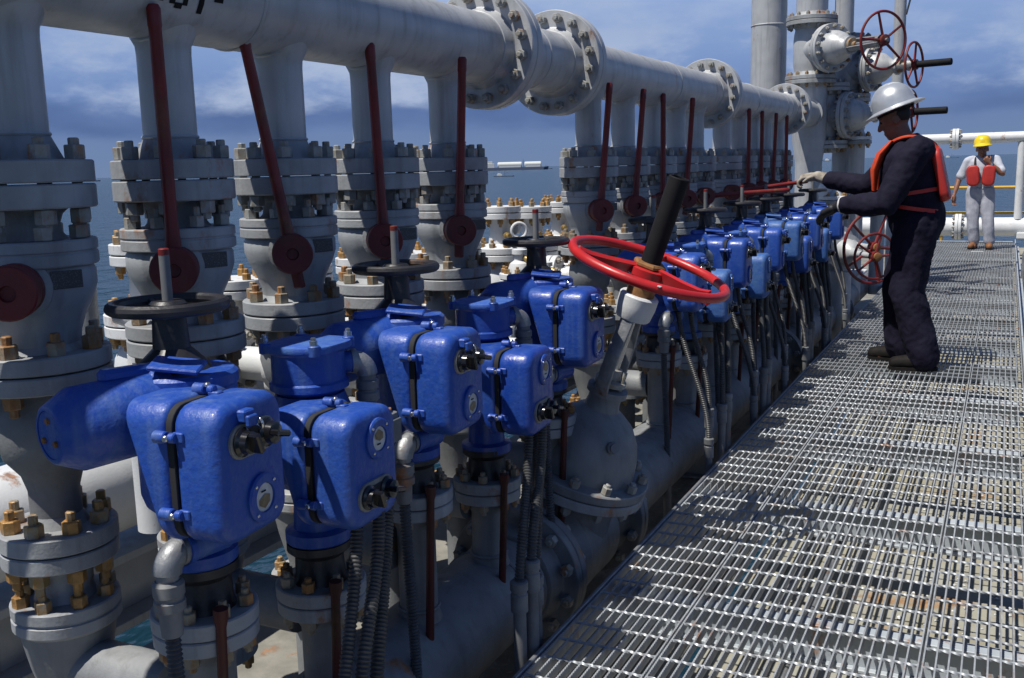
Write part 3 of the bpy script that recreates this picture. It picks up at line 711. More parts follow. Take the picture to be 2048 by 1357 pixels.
def mflange(y, b1=True, hub=.055): return flange_pair(mf, (0, y, 0), ROTY, .243, .040, MR, hub, .190, 12, .214, .036, 'grey_bolt', 'grey_dirty_shaded', 52, .012)
for y in (GY0-.0, GY1, 7.1, 9.7): mflange(y)
MB().torus((0, 2.72, 0), (0, 1, 0), MR, .006, 48, 6).build('girth_weld', 'grey_dirty_shaded', mf)
MB().torus((0, 1.95, 0), (0, 1, 0), MR, .005, 48, 6).build('girth_weld', 'grey_dirty_shaded', mf)
for y in (2.15, 5.2, 8.6, 10.6):
    s_ = MB(); s_.box((0, y, -.24), (.30, .05, .14), .004); s_.box((0, y, -.300), (.36, .16, .014), .003); s_.build('saddle', 'grey_dirty_shaded', mf)

# ------------------------------------------------------------------ gate valve with the big red wheel
lean = R(19.5); gy = (GY0+GY1)/2
gv = thing('gate_valve', 'large grey gate valve with big bright red handwheel and black stem sleeve', 'valve', (MX, gy, MZ))
SD = Vector((math.sin(lean), 0, math.cos(lean))); GM = axm((0, 0, 0), SD)
bd = MB(); n = 36
bd.lathe([(.175, -.20), (.205, -.15), (.200, .0), (.200, .15), (.175, .20)], 40, axm((0, 0, 0), (0, 1, 0)))
bd.lathe([(.180, -.02), (.175, .08), (.168, .18), (.175, .26)], 40, GM); bd.build('body', 'grey_dirty_shaded', gv)
for s in (-1, 1):
    MB().lathe([(.165, .18*s), (.170, .24*s), (.190, .285*s), (.205, .286*s)][::s], 40, axm((0, 0, 0), (0, 1, 0))).build('neck', 'grey_dirty_shaded', gv)
f = MB().lathe([(.10, .255), (.252, .255), (.256, .259), (.256, .288), (.252, .292), (.19, .292)], 48).build('bonnet_flange', 'grey_flange', gv); f.matrix_local = GM
f2 = MB().lathe([(.14, .296), (.252, .296), (.256, .300), (.256, .328), (.252, .332), (.16, .332)], 48).build('bonnet_flange', 'grey_dirty_shaded', gv); f2.matrix_local = GM
bolts(f2, 12, .226, .332, 'grey_bolt', .034, .077, .010)
bn = MB().lathe([(.196, .330), (.195, .345), (.188, .40), (.170, .46), (.135, .515), (.090, .550), (.066, .565), (.060, .59), (.060, .62), (.074, .622), (.074, .645), (.05, .647)], 44, GM)
bn.lathe([(.022, .10), (.022, .19), (.017, .195), (.017, .205)], 16, axm(GM @ Vector((0, 0, .40)), (.9, -.75, .25))); bn.build('bonnet', 'grey_dirty_shaded', gv)
gl = MB().lathe([(.058, .66), (.058, .678), (.030, .68), (.030, .72), (.018, .722)], 24, GM).build('gland', 'grey_bolt', gv)
for s in (-1, 1):
    p = GM @ Vector((.044*s, 0, .62)); MB().cyl(p, p+SD*.10, .008, n=8).build('gland_bolt', 'grey_bolt', gl)
for s in (-1, 1):
    yk = MB(); pts = [GM @ Vector((0, .070*s, .635)), GM @ Vector((0, .082*s, .69)), GM @ Vector((0, .078*s, .79)), GM @ Vector((0, .050*s, .90)), GM @ Vector((0, .044*s, .93))]
    for a, c in zip(pts, pts[1:]):
        dv = (c-a); mid = (a+c)/2; mt = axm(a, dv); yk.slab(.050, .018, dv.length+.006, .005, .002, 2, mt)
    yk.build('yoke_arm', 'galvanised', gv)
MB().lathe([(.060, .918), (.064, .924), (.070, .97), (.070, 1.002), (.064, 1.008), (.04, 1.008)], 30, GM).build('yoke_sleeve', 'white_paint', gv)
MB().lathe([(.050, 1.006), (.050, 1.05), (.038, 1.052)], 24, GM).build('sleeve_nut', 'rust_bare', gv)
MB().lathe([(.018, .60), (.018, 1.06)], 14, GM).build('stem', 'steel_screw', gv)
WZ = 1.095
MB().torus(GM @ Vector((0, 0, WZ+.012)), SD, .276, .0170, 64, 14).build('wheel_rim', 'bright_red', gv)
for a in (100, 220, 340):
    d = Vector((math.cos(R(a)), math.sin(R(a)), 0)); b_ = MB(); p0 = Vector((0, 0, WZ))+d*.045; p1 = Vector((0, 0, WZ+.010))+d*.270
    mt = GM @ axm(p0, p1-p0); L = (p1-p0).length
    b_.rings([[tuple(q) for q in ((-w_, -.008, z_), (w_, -.008, z_), (w_, .008, z_), (-w_, .008, z_))] for w_, z_ in ((.026, 0), (.017, L*.5), (.016, L*.8), (.026, L))], True, True, mt)
    b_.build('wheel_spoke', 'bright_red', gv)
MB().lathe([(.066, WZ-.02), (.070, WZ-.016), (.070, WZ+.010), (.062, WZ+.014), (.03, WZ+.014)], 30, GM).build('wheel_hub', 'bright_red', gv)
MB().hexa(.105, .020, GM @ Matrix.Translation((0, 0, WZ+.013))).build('hub_nut', 'rust_bare', gv)
MB().lathe([(.032, WZ+.030), (.035, WZ+.034), (.036, WZ+.335), (.034, WZ+.338), (.030, WZ+.338), (.030, WZ+.29)], 28, GM).build('stem_sleeve', 'black_rubber', gv)
mk = MB(); mk.box((0, 0, 0), (.012, .020, .004), .001); o = mk.build('paper_tag', 'dial_white', gv); o.matrix_local = GM @ Matrix.Translation((.126, -.261, WZ+.0235))

# ------------------------------------------------------------------ conduits beside the walkway
def rigid(x, y, top, label, r=.0185, foot=DZ):
    t = thing('conduit_riser', label, 'conduit', (x, y, foot), 0, 'upright grey conduits beside the walkway')
    b_ = MB(); b_.lathe([(r, 0), (r, top-foot)], 14); b_.build('pipe', 'conduit_grey', t)
    c_ = MB(); c_.lathe([(r, -.075), (r+.006, -.072), (r+.006, -.022), (r+.003, -.018), (r+.003, -.012), (r+.007, -.009), (r+.007, .014), (r+.002, .018)], 14, Matrix.Translation((0, 0, top-foot))); c_.build('coupling', 'conduit_grey', t)
    MB().lathe([(r+.03, 0), (r+.03, .012), (r+.008, .016)], 14).build('foot_plate', 'conduit_grey', t)
    return t
def flex(p0, d0, p1, d1, label, r=.0155, k=.22, bend=None, mt='flex_conduit'):
    p0, p1, d0, d1 = Vector(p0), Vector(p1), Vector(d0).normalized(), Vector(d1).normalized()
    pts = resample(bez(p0, p0+d0*k, p1-d1*k, p1, 60), .0045)
    rr = [r if i % 2 else r*.78 for i in range(len(pts))]
    b_ = MB(); b_.tube(pts, rr, 10); c = pts[0]
    v = [(x-c.x, y-c.y, z-c.z) for x, y, z in b_.v]; b_.v = v
    o = b_.build('flexible_conduit', mt, None, c, 60); tag(o, label, 'conduit', 'ribbed flexible conduits hanging below the actuators'); return o
cn = 0
for i, (kd, y, t) in enumerate(ACT):
    nm = ORD[i]
    mw = Matrix.Translation(t.location) @ Matrix.Rotation(t.rotation_euler.z, 4, 'Z')
    far = i >= 8
    if kd == 'A':
        p = mw @ KIDS['A_entry']; x = p.x+.02; yy = p.y-.01
        if i == 0: continue_far = True
        rigid(x, yy, -.02, 'short conduit riser below the pipe bend of the %s actuator from the left' % nm)
        flex(p, (0, 0, -1), (x, yy, 0), (0, 0, -1), 'flexible conduit dropping from the low side bend of the %s actuator from the left' % nm, k=.14)
        if i >= 5:
            for q in range(2):
                w_ = ('near', 'far')[q]; yy2 = y-.16+.075*q; tp = (.10, .22)[q]
                rigid(-1.152-.02*q, yy2, tp, '%s upright conduit of the pair in front of the %s actuator from the left' % (w_, nm), .016)
                flex(mw @ Vector((.13+.04*q, -.13+.06*q, .705-.585)), (.1, -.1, -1), (-1.152-.02*q, yy2, tp), (0, -.1, -1), '%s ribbed hose of the pair under the %s actuator from the left' % (w_, nm), k=.2, r=.013)
    else:
        p = mw @ KIDS['B_entry']
        if i == 1: ys = [y-.33, y-.27, y-.20]
        else: ys = [y-.36, y-.30, y-.245]
        xs = [-1.160, -1.150, -1.165]; hs = [.20, .24, .17]
        src = [mw @ Vector((.20, -.13, .64-.5)), mw @ Vector((.22, -.07, .66-.5)), p]
        for q in range(3):
            w_ = ('near', 'middle', 'far')[q]
            rigid(xs[q], ys[q], hs[q], '%s upright conduit of the trio below the %s actuator from the left' % (w_, nm))
            flex(src[q], (0, 0, -1), (xs[q], ys[q], hs[q]), (0.0, -.15, -1), '%s ribbed hose of the trio below the %s actuator from the left' % (w_, nm), k=(.16, .2, .24)[q], r=(.015, .016, .017)[q])
# ------------------------------------------------------------------ white columns behind the row, above the sea
BX = -2.75
def make_back():
    base = .30
    t = thing('back_column', '', 'valve', (BX, 0, base), 0, 'sunlit pale valve columns behind the front row')
    z = lambda p: [(r, q-base) for r, q in p]
    f = MB().lathe(z([(.06, 1.075), (.124, 1.075), (.127, 1.078), (.127, 1.108), (.124, 1.111), (.05, 1.111)]), 36).build('flange', 'white_paint', t)
    bolts(f, 8, .102, 1.111-base, 'yellow_bolt', .032, .078, .018)
    MB().lathe(z([(.06, 1.035), (.124, 1.035), (.127, 1.038), (.127, 1.067), (.124, 1.070), (.06, 1.070)]), 36).build('flange', 'white_paint', t)
    MB().lathe(z([(.075, .87), (.072, .90), (.068, .98), (.078, 1.02), (.09, 1.036)]), 28).build('neck', 'white_paint', t)
    f = MB().lathe(z([(.06, .828), (.162, .828), (.165, .831), (.165, .862), (.162, .865), (.10, .880), (.06, .89)]), 40).build('flange', 'white_paint', t)
    bolts(f, 10, .136, .865-base, 'yellow_bolt', .036, .075, .020)
    MB().lathe(z([(.08, .785), (.162, .785), (.165, .788), (.165, .820), (.162, .823), (.06, .823)]), 40).build('flange', 'white_paint', t)
    MB().lathe(z([(.14, .32), (.15, .5), (.155, .60), (.14, .70), (.11, .76), (.10, .786)]), 36).build('body', 'white_paint', t)
    # side nozzle with a small brass cock and ring handle
    nz = MB(); nz.cyl((.06, 0, .70-base), (.36, 0, .70-base), .062, n=22); nz.lathe([(.112, .30), (.115, .303), (.115, .33), (.112, .333)], 32, axm((0, 0, .70-base), (1, 0, 0)))
    nz.lathe([(.112, .338), (.115, .341), (.115, .368), (.112, .371)], 32, axm((0, 0, .70-base), (1, 0, 0)))
    s_ = nz.build('side_nozzle', 'white_paint', t)
    for i in range(8):
        a = 2*math.pi*(i+.5)/8; o = obj('bolt', bolt_mesh('grey_bolt', .028, .068, .012), None, s_, (.371, .092*math.cos(a), .70-base+.092*math.sin(a))); o.rotation_euler = (0, R(90), 0)
    MB().torus((.16, -.10, .97-base), (.5, -.8, 0), .045, .009, 24, 8).build('lifting_ring', 'white_paint', t)
    c_ = MB(); c_.lathe([(.012, .07), (.012, .10), (.020, .102), (.020, .125), (.013, .128), (.013, .165)], 14, axm((0, 0, .94-base), (.8, -.9, 0))); c_.build('test_cock', 'brass', t)
    MB().lathe([(.018, .10), (.042, .13), (.042, .165), (.03, .18)], 20, axm((0, 0, .955-base), (.25, 1, .1))).build('small_cap', 'white_paint', t)
    return t
bk = make_back(); BYS = [2.62, 3.06, 3.5, 3.95, 4.42, 4.90, 5.42, 5.88, 6.34, 6.80, 7.3, 7.8, 8.3, 8.8]
for i, y in enumerate(BYS):
    t = bk if i == 0 else copy_tree(bk); t.location.y = y; t.rotation_euler.z = random.uniform(-.12, .12); t.location.z = .30+random.uniform(-.02, .012)-(.17 if 1 <= i <= 5 else 0)
    for c in list(t.children):
        if (c.name.startswith('lifting_ring') and i % 3 != 0) or (c.name.startswith('small_cap') and i % 2): 
            if i: bpy.data.objects.remove(c)
    t['label'] = 'sunlit pale flanged column with rusty bolts behind the front row, %s from the left' % ORD[i]
bm_ = thing('back_manifold', 'thick white pipe lying behind the front row of valves over the sea', 'pipe', (BX, 0, .30))
b = MB(); n = 40; b.rings([[(.17*math.cos(2*math.pi*j/n), y, .17*math.sin(2*math.pi*j/n)) for j in range(n)] for y in (1.6, 6, 12)]); b.build('pipe_section', 'white_paint', bm_)
for y in (3.2, 7.05): flange_pair(bm_, (0, y, 0), ROTY, .245, .04, .17, .05, .195, 12, .215, .034, 'yellow_bolt', 'white_paint', 48, .012)
for i, y in enumerate(BYS):
    zz = .17 if 1 <= i <= 5 else 0.0
    b = MB(); b.cyl((BX+.40, y+.03, .70-zz), (HX-.02, y+.03, .70-zz), .058, n=22)
    b.lathe([(.085, 0), (.088, .003), (.088, .05), (.085, .053)], 28, axm((-2.22, y+.03, .70-zz), (1, 0, 0)))
    o = b.build('cross_pipe', 'white_paint'); tag(o, 'short white pipe crossing from the back column to the front row, %s from the left' % ORD[i], 'pipe', 'white cross pipes')
# open vent pipe standing beside the first back column
b = MB(); b.lathe([(.030, 0), (.030, .34), (.026, .34), (.026, .30)], 20); o = b.build('vent_pipe', 'galvanised', None, (-2.42, 2.06, .72)); tag(o, 'short open grey vent pipe with rusty rim at the left behind the handwheel', 'pipe')
b = MB(); b.lathe([(.012, -.10), (.030, -.06), (.055, -.01), (.058, .03), (.05, .055), (.03, .06)], 26, axm((0, 0, 0), (.75, .65, 0))); o = b.build('hose_cap', 'white_paint', None, (-2.33, 2.20, .93)); tag(o, 'white round pipe cap beside the open vent pipe at the left', 'pipe cap')
b = MB(); b.lathe([(.024, .05), (.024, .075), (.014, .078), (.014, .13)], 16, axm((0, 0, 0), (.75, .65, 0))); b.box((.10, .09, .035), (.014, .014, .05)); b.box((.07, .06, .035), (.014, .014, .05))
o = b.build('brass_cock', 'brass', None, (-2.33, 2.20, .93)); tag(o, 'small brass cock fitting on the white cap at the left', 'fitting')
# deck beam below the back columns
b = MB(); b.box((BX, 7.2, .06), (.20, 11, .03)); b.box((BX, 7.2, -.06), (.02, 11, .21)); b.box((BX, 7.2, -.18), (.20, 11, .03))
o = b.build('support_girder', 'grey_paint'); tag(o, 'long grey girder under the back pipe over the sea', 'beam')

# small capped fittings crowding between the two rows
def make_fit():
    t = thing('capped_fitting', '', 'fitting', (-2.30, 0, .30), 0, 'small pale capped fittings between the two rows')
    z = lambda p: [(r, q-.30) for r, q in p]
    MB().lathe(z([(.055, .30), (.055, .62), (.065, .66)]), 24).build('stand_pipe', 'white_paint', t)
    f_ = MB().lathe(z([(.05, .660), (.105, .660), (.108, .663), (.108, .688), (.105, .691), (.05, .691)]), 32).build('flange', 'white_paint', t)
    MB().lathe(z([(.05, .696), (.105, .696), (.108, .699), (.108, .722), (.105, .725), (.05, .725)]), 32).build('flange', 'white_paint', t)
    bolts(f_, 8, .084, .725-.30, 'yellow_bolt', .028, .065, .014)
    MB().lathe(z([(.062, .724), (.062, .745), (.05, .775), (.028, .79), (.028, .82), (.04, .822), (.04, .845), (.02, .85)]), 24).build('cap', 'white_paint', t)
    e_ = MB(); elbow(e_, (.03, 0, .80-.30), (1, -.2, 0), (0.1, -.1, -1), .045, .016, 12); e_.build('drain_bend', 'brass', t)
    return t
ft = make_fit(); FYS = [2.12, 2.40, 2.84, 3.28, 3.72, 4.18, 4.66, 5.15, 5.65, 6.1, 6.6, 7.05]
for i, y in enumerate(FYS):
    t = ft if i == 0 else copy_tree(ft); t.location = (-2.30+random.uniform(-.05, .05), y, .30+random.uniform(-.05, .10)); t.rotation_euler.z = random.uniform(-1.2, 1.2)
    t['label'] = 'small pale capped fitting with yellowed bolts between the valve rows, %s from the left' % ORD[i]
# ------------------------------------------------------------------ tall pipes and wheel valves at the far end of the header
def wheel(parent, o, d, Rw, r, mt='red_paint', ns=5, hub=.05, a0=20):
    m_ = axm(o, d); w = MB().torus(o, d, Rw, r, 48, 10).build('wheel_rim', mt, parent)
    for i in range(ns):
        a = R(a0+360*i/ns); e = Vector((math.cos(a), math.sin(a), 0))
        MB().cyl(m_ @ (e*hub*.6), m_ @ (e*Rw), r*1.05, r*.85, 8).build('wheel_spoke', mt, parent)
    MB().lathe([(hub, -.03), (hub, .03), (hub*.6, .035)], 20, m_).build('wheel_hub', mt, parent)
def gate(name, label, base, c, d, L, Rw, vert=True, bodyr=.17, sleeve=.0, mt='silver_paint', group='wheel valves at the end of the header', bonnet=.5, wheel_r=.012, ns=5):
    """gate valve in a vertical pipe, bonnet pointing along horizontal d, wheel at distance L"""
    t = thing(name, label, 'valve', base, 0, group); c = Vector(c)-Vector(base); d = Vector(d).normalized(); m_ = axm(c, d)
    b_ = MB(); s = .28
    b_.lathe([(.155, -s), (.15, -s*.8), (.165, -s*.55), (bodyr, -.1), (bodyr, .1), (.165, s*.55), (.15, s*.8), (.155, s)], 36, Matrix.Translation(c))
    b_.lathe([(bodyr*.92, 0), (bodyr*.86, bonnet*.55), (bodyr*.9, bonnet*.62)], 32, m_ ); b_.build('body', mt, t)
    for zz in (-s, s):
        f_ = MB().lathe(plate_prof(.245, .040, .15, .04, .18, 1), 44).build('flange', 'grey_flange', t, c+Vector((0, 0, zz)))
        MB().lathe(plate_prof(.245, .040, .15, .04, .18, -1), 44).build('flange', 'grey_flange', f_)
        bolts(f_, 14, .212, .040, 'rusty_bolt' if zz < 0 else 'grey_bolt', .034, .08, .010)
    k = bonnet*.62; rb = bodyr*1.32
    f_ = MB().lathe([(.1, k), (rb, k), (rb+.003, k+.003), (rb+.003, k+.034), (rb, k+.037), (.1, k+.037)], 44).build('bonnet_flange', mt, t); f_.matrix_local = m_
    f2_ = MB().lathe([(.1, k+.042), (rb, k+.042), (rb+.003, k+.045), (rb+.003, k+.075), (rb, k+.078), (.1, k+.078)], 44).build('bonnet_flange', mt, t); f2_.matrix_local = m_
    bolts(f2_, 14, rb-.026, k+.078, 'grey_bolt', .034, .078, .012)
    k += .078
    MB().lathe([(bodyr*.95, k-.002), (bodyr*.93, k+.03), (bodyr*.80, k+.10), (bodyr*.55, k+.155), (.07, k+.18), (.06, k+.22), (.085, k+.222), (.085, k+.245), (.05, k+.247)], 36, m_).build('bonnet', mt, t)
    k += .245
    for s_ in (-1, 1):
        yk_ = MB(); a, e = m_ @ Vector((0, .06*s_, k-.02)), m_ @ Vector((0, .045*s_, L-.03)); yk_.slab(.05, .02, (e-a).length, .005, .002, 2, axm(a, e-a)); yk_.build('yoke_arm', 'galvanised', t)
    MB().lathe([(.055, L-.06), (.055, L-.01)], 20, m_).build('yoke_sleeve', 'galvanised', t)
    g_ = MB().lathe([(.065, k+.0), (.065, k+.03), (.03, k+.032), (.03, k+.07)], 20, m_).build('gland', 'rusty_bolt', t)
    MB().lathe([(.016, k), (.016, L+.06)], 12, m_).build('stem', 'galvanised', t)
    wheel(t, m_ @ Vector((0, 0, L)), d, Rw, wheel_r, ns=ns, a0=10)
    if sleeve: MB().lathe([(.032, L+.02), (.034, L+.03), (.034, L+sleeve-.01), (.032, L+sleeve)], 18, m_).build('stem_sleeve', 'black_rubber', t)
    return t
VX, VY = -1.80, 10.42
gate('wheel_valve', 'grey gate valve with large red wheel on the tall pipe, topmost of the group', (VX, VY, 2.08), (VX, VY, 2.40), (.74, -.67, -.02), 1.0, .250, bonnet=.42)
gate('wheel_valve', 'grey gate valve with narrow red wheel and black sleeve, behind the topmost wheel', (-1.55, 11.05, 1.9), (-1.55, 11.05, 2.24), (.95, -.30, 0), .70, .215, sleeve=.36, bonnet=.36)
gate('wheel_valve', 'dark shaded gate valve behind the silver helmet, lowest of the wheel group', (-1.70, 10.62, 1.42), (-1.70, 10.62, 1.77), (.97, -.22, 0), .86, .20, sleeve=.33, bonnet=.34)
def vpipe(name, label, x, y, z0, z1, r, mt='silver_paint', prof=None, n=36):
    b_ = MB().lathe(prof or [(r, 0), (r, z1-z0)], n); o = b_.build(name, mt, None, (x, y, z0)); tag(o, label, 'pipe', 'upright pipes at the far end of the header'); return o
vpipe('upright_pipe', 'tall grey pipe carrying the topmost wheel valve, above the valve', VX, VY, 2.72, 4.6, .15, prof=[(.15, 0), (.15, .20), (.156, .204), (.15, .21), (.15, 1.9)])
vpipe('upright_pipe', 'grey pipe with a flare below the topmost wheel valve, joining the header end', VX, VY, -.36, 2.08, .16, prof=[(.13, 0), (.13, 1.45), (.131, 1.66), (.134, 1.70), (.165, 1.90), (.165, 2.44)])
vpipe('upright_pipe', 'thickest tall grey pipe rising behind the header flange', -2.36, 11.1, -.3, 4.8, .185, prof=[(.185, 0), (.185, 3.05), (.190, 3.055), (.190, 3.062), (.185, 3.067), (.185, 5.1)])
vpipe('upright_pipe', 'second tall grey pipe just right of the topmost valve, cut by the top edge', -1.68, 11.7, 2.6, 4.9, .10)
vpipe('upright_pipe', 'grey pipe going down from the valve behind the topmost wheel', -1.55, 11.05, -.36, 1.92, .12)
vpipe('upright_pipe', 'thin grey pole with a cable behind the red wheels', -1.13, 11.9, -.3, 5.0, .062)
b = MB(); b.tube([(-1.02, 11.88, 5.0), (-1.00, 11.86, 3.3), (-1.03, 11.84, 3.0), (-1.065, 11.85, 2.85)], .010, 8); o = b.build('pole_cable', 'flex_conduit'); tag(o, 'grey cable running down the thin pole behind the red wheels', 'cable')
# sphere tee where header meets the upright
b = MB(); b.lathe([(.15, -.02), (.150, .10), (.138, .16), (.10, .21), (.05, .235)], 36, axm((VX, 10.28, HZ), (0, 1, 0))); 
o = b.build('header_tee', 'silver_paint'); tag(o, 'rounded grey pipe end joining the header to the flared upright pipe', 'pipe fitting')
# smaller fittings under the wheel group
for i, (x, y, z) in enumerate(((-1.38, 10.75, 1.50), (-1.50, 10.1, .93), (-1.22, 11.3, .80))):
    t = thing('small_valve', 'small pale flanged valve with rusty bolts, %s' % ('highest one, near the chin of the navy worker', 'the one beside the tan glove', 'the one behind the black glove')[i], 'valve', (x, y, z), 0, 'small valves near the wheel group')
    MB().lathe([(.075, -.9 if i else -1.6), (.075, .0), (.085, .03)], 26).build('stand_pipe', 'silver_paint', t)
    f_ = MB().lathe([(.05, .03), (.135, .03), (.138, .033), (.138, .06), (.135, .063), (.05, .063)], 36).build('flange', 'white_paint', t)
    bolts(f_, 8, .11, .063, 'yellow_bolt', .034, .07, .016)
    MB().lathe([(.05, -.012), (.135, -.012), (.138, -.009), (.138, .022), (.135, .025), (.05, .025)], 36).build('flange', 'grey_flange', t)
    b_ = MB(); b_.lathe([(.085, .06), (.075, .09), (.06, .12), (.07, .15), (.06, .19), (.03, .21)], 26); b_.lathe([(.04, 0), (.045, .10), (.075, .102), (.075, .13), (.03, .14)], 22, axm((0, 0, .11), (-.75, -.6, .1))); b_.build('body', 'white_paint', t)
# two low wheel valves behind the navy worker
for i, (p, d, Rw, lab) in enumerate((((-1.0, 9.05, .59), (.72, -.69, 0), .31, 'large red wheel valve low behind the worker in navy'), ((-.965, 8.85, .53), (.62, -.78, 0), .19, 'small dark red wheel valve in front of the larger low wheel'))):
    d = Vector(d).normalized(); p = Vector(p); e = p-d*.55
    t = thing('low_wheel_valve', lab, 'valve', (e.x, e.y, -.05), 0, 'low wheel valves behind the navy worker')
    off = Vector((e.x, e.y, -.05)); m_ = axm(e-off, d)
    wheel(t, p-off, d, Rw, .0135 if i == 0 else .011, 'red_paint' if i == 0 else 'red_paint', 5, .045, 40)
    MB().lathe([(.10, -.05), (.11, .06), (.16, .065), (.163, .10), (.12, .105), (.10, .18), (.05, .23), (.045, .30), (.03, .31), (.02, .56)], 30, m_).build('bonnet', 'silver_paint', t)
    MB().lathe([(.10, 0), (.10, p.z+.12)], 26, Matrix.Translation((0, 0, -.25))).build('body', 'silver_paint', t)
    nt_ = MB(); nt_.lathe([(.035, -.02), (.035, .05), (.02, .055)], 16, axm(p-off, d)); nt_.build('wheel_nut', 'rust_bare', t)
# sunlit flange plate with lifting eye between them
t = thing('flange_cover', 'sunlit white cover plate with small lifting eyes left of the low red wheels', 'plate', (-1.33, 9.55, .30))
MB().box((0, 0, .02), (.42, .30, .025), .004).build('plate', 'white_paint', t); MB().torus((-.06, -.02, .07), (.3, 1, 0), .035, .011, 20, 8).build('lifting_eye', 'white_paint', t)
MB().torus((.10, .03, .07), (1, .3, 0), .03, .010, 20, 8).build('lifting_eye', 'white_paint', t); MB().box((0, 0, -.3), (.05, .2, .62), .004).build('leg', 'silver_paint', t)
# ------------------------------------------------------------------ far end of the walkway
t = thing('big_cross_pipe', 'thick sunlit grey pipe lying across the far end of the walkway', 'pipe', (0, 18.35, .17))
MB().cyl((-2.6, 0, 0), (3.4, 0, 0), .155, n=36).build('pipe_section', 'white_paint', t)
flange_pair(t, (-.70, 0, 0), (0, R(90), 0), .215, .05, .155, .03, .17, 14, .185, .034, 'grey_bolt', 'white_paint', 40, .012)
sd_ = MB(); sd_.box((.36, 0, -.13), (.36, .40, .10), .01); sd_.build('saddle', 'white_paint', t)
t = thing('high_cross_pipe', 'slim sunlit pipe crossing high behind the yellow helmet', 'pipe', (0, 18.30, 1.62))
MB().cyl((-1.6, 0, 0), (3.4, 0, 0), .085, n=30).build('pipe_section', 'white_paint', t)
flange_pair(t, (-.80, 0, 0), (0, R(90), 0), .165, .05, .085, .03, .10, 12, .135, .034, 'grey_bolt', 'white_paint', 40, .012)
b = MB(); b.lathe([(.062, 0), (.060, 1.24)], 24); o = b.build('pipe_post', 'white_paint', None, (.185, 18.30, .30)); tag(o, 'grey post under the high pipe at the right edge', 'post')
t = thing('guard_rail', 'yellow tubular guard rail at the far end of the walkway', 'railing', (-1.0, 18.9, 0))
for z in (.80, .37): MB().cyl((0, 0, z), (3.0, 0, z), .026, n=12).build('rail', 'yellow_rail', t)
for x in (.02, 1.55, 2.9): MB().cyl((x, 0, -.2), (x, 0, .80), .024, n=12).build('post', 'yellow_rail', t)
b = MB(); b.tube([(.60, 12.95, .30), (.32, 12.95, .30), (.25, 12.95, .27), (.222, 12.95, .20), (.215, 12.95, -.42)], .024, 12); o = b.build('handrail_tube', 'galvanised', None); tag(o, 'bent galvanised tube rail at the right edge of the walkway', 'rail')
# low deck slab to the right of the walkway's far half
b = MB(); b.box((1.0, 14.0, -.45), (1.4, 9.0, .08), .005); o = struct(b.build('side_deck', 'deck_beige'))

b = MB(); b.box((0, 0, 0), (.16, .05, .006), .002); o = b.build('paper_scrap', 'dial_white', None, (-.33, 15.5, .006)); o.rotation_euler = (0, 0, .1); tag(o, 'small white scrap lying on the walkway near the tan boots', 'scrap')
# ------------------------------------------------------------------ vessels on the horizon
def far(px_dir, dist): return Vector((px_dir[0]*dist, px_dir[1]*dist, -7))
def dirn(az): return (-math.sin(R(az)), math.cos(R(az)))      # azimuth left of the walkway
def hull(b_, L, B, H, ch=.12):
    b_.add([(-L/2, -B/2, 0), (L/2*.86, -B/2, 0), (L/2, 0, 0), (L/2*.86, B/2, 0), (-L/2, B/2, 0), (-L/2, -B/2, H), (L/2*.9, -B/2, H), (L/2*1.04, 0, H*1.1), (L/2*.9, B/2, H), (-L/2, B/2, H)],
           [(0, 1, 6, 5), (1, 2, 7, 6), (2, 3, 8, 7), (3, 4, 9, 8), (4, 0, 5, 9), (5, 6, 7, 8, 9), (4, 3, 2, 1, 0)])
def ship(label, az, dist, L, kind):
    d = dirn(az); c = far(d, dist); t = thing('ship', label, 'ship', c, R(az), 'vessels on the horizon')
    b_ = MB(); hull(b_, L, L*.15, L*.045); b_.build('hull', 'ship_dark', t)
    if kind == 'tank':
        for x0, x1 in ((-.28, .10), (.14, .40)):
            a = MB(); a.cyl((L*x0, 0, L*.082), (L*x1, 0, L*.082), L*.046, n=20, bev=L*.01); a.build('cargo_tank', 'ship_white', t)
            a = MB(); a.box((L*(x0+x1)/2, 0, L*.055), (L*(x1-x0)*.9, L*.09, L*.03), .1); a.build('tank_cradle', 'ship_white', t)
        a = MB(); a.box((-L*.40, 0, L*.075), (L*.14, L*.12, L*.07), .2); a.box((-L*.40, 0, L*.125), (L*.08, L*.1, L*.04), .2); a.build('bridge_house', 'ship_white', t)
        a = MB(); a.cyl((L*.12, 0, L*.04), (L*.12, 0, L*.16), L*.004, n=6); a.cyl((-L*.46, 0, L*.1), (-L*.46, 0, L*.20), L*.004, n=6); a.build('mast', 'ship_dark', t)
    else:
        a = MB(); a.box((-L*.20, 0, L*.085), (L*.26, L*.12, L*.09), .1); a.box((-L*.22, 0, L*.15), (L*.14, L*.1, L*.05), .1); a.build('bridge_house', 'ship_white', t)
        a = MB(); a.cyl((L*.05, 0, L*.04), (L*.05, 0, L*.30), L*.007, n=6); a.cyl((-L*.22, 0, L*.17), (-L*.22, 0, L*.28), L*.006, n=6)
        a.cyl((L*.05, 0, L*.28), (L*.30, 0, L*.12), L*.005, n=6); a.build('mast', 'ship_dark', t)
    return t
def az_of(px): return 26.4-math.degrees(math.atan((px-1024)/1991.0))
ship('long ship with two pale tanks on deck, on the horizon between the valves', az_of(1040), 2600, 165, 'tank')
ship('dark supply ship on the horizon at the left between the first two columns', az_of(196), 2600, 55, 'work')
ship('small dark boat on the sea in front of the tank ship', az_of(1016), 900, 18, 'work')
ship('small dark vessel on the horizon right of the tank ship', az_of(1098), 3000, 42, 'work')
ship('tiny vessel on the horizon at the far end, left of the high pipe', az_of(1898), 3600, 46, 'work')
ship('tiny vessel on the horizon just right of the flared upright pipe', az_of(1660), 3600, 50, 'work')
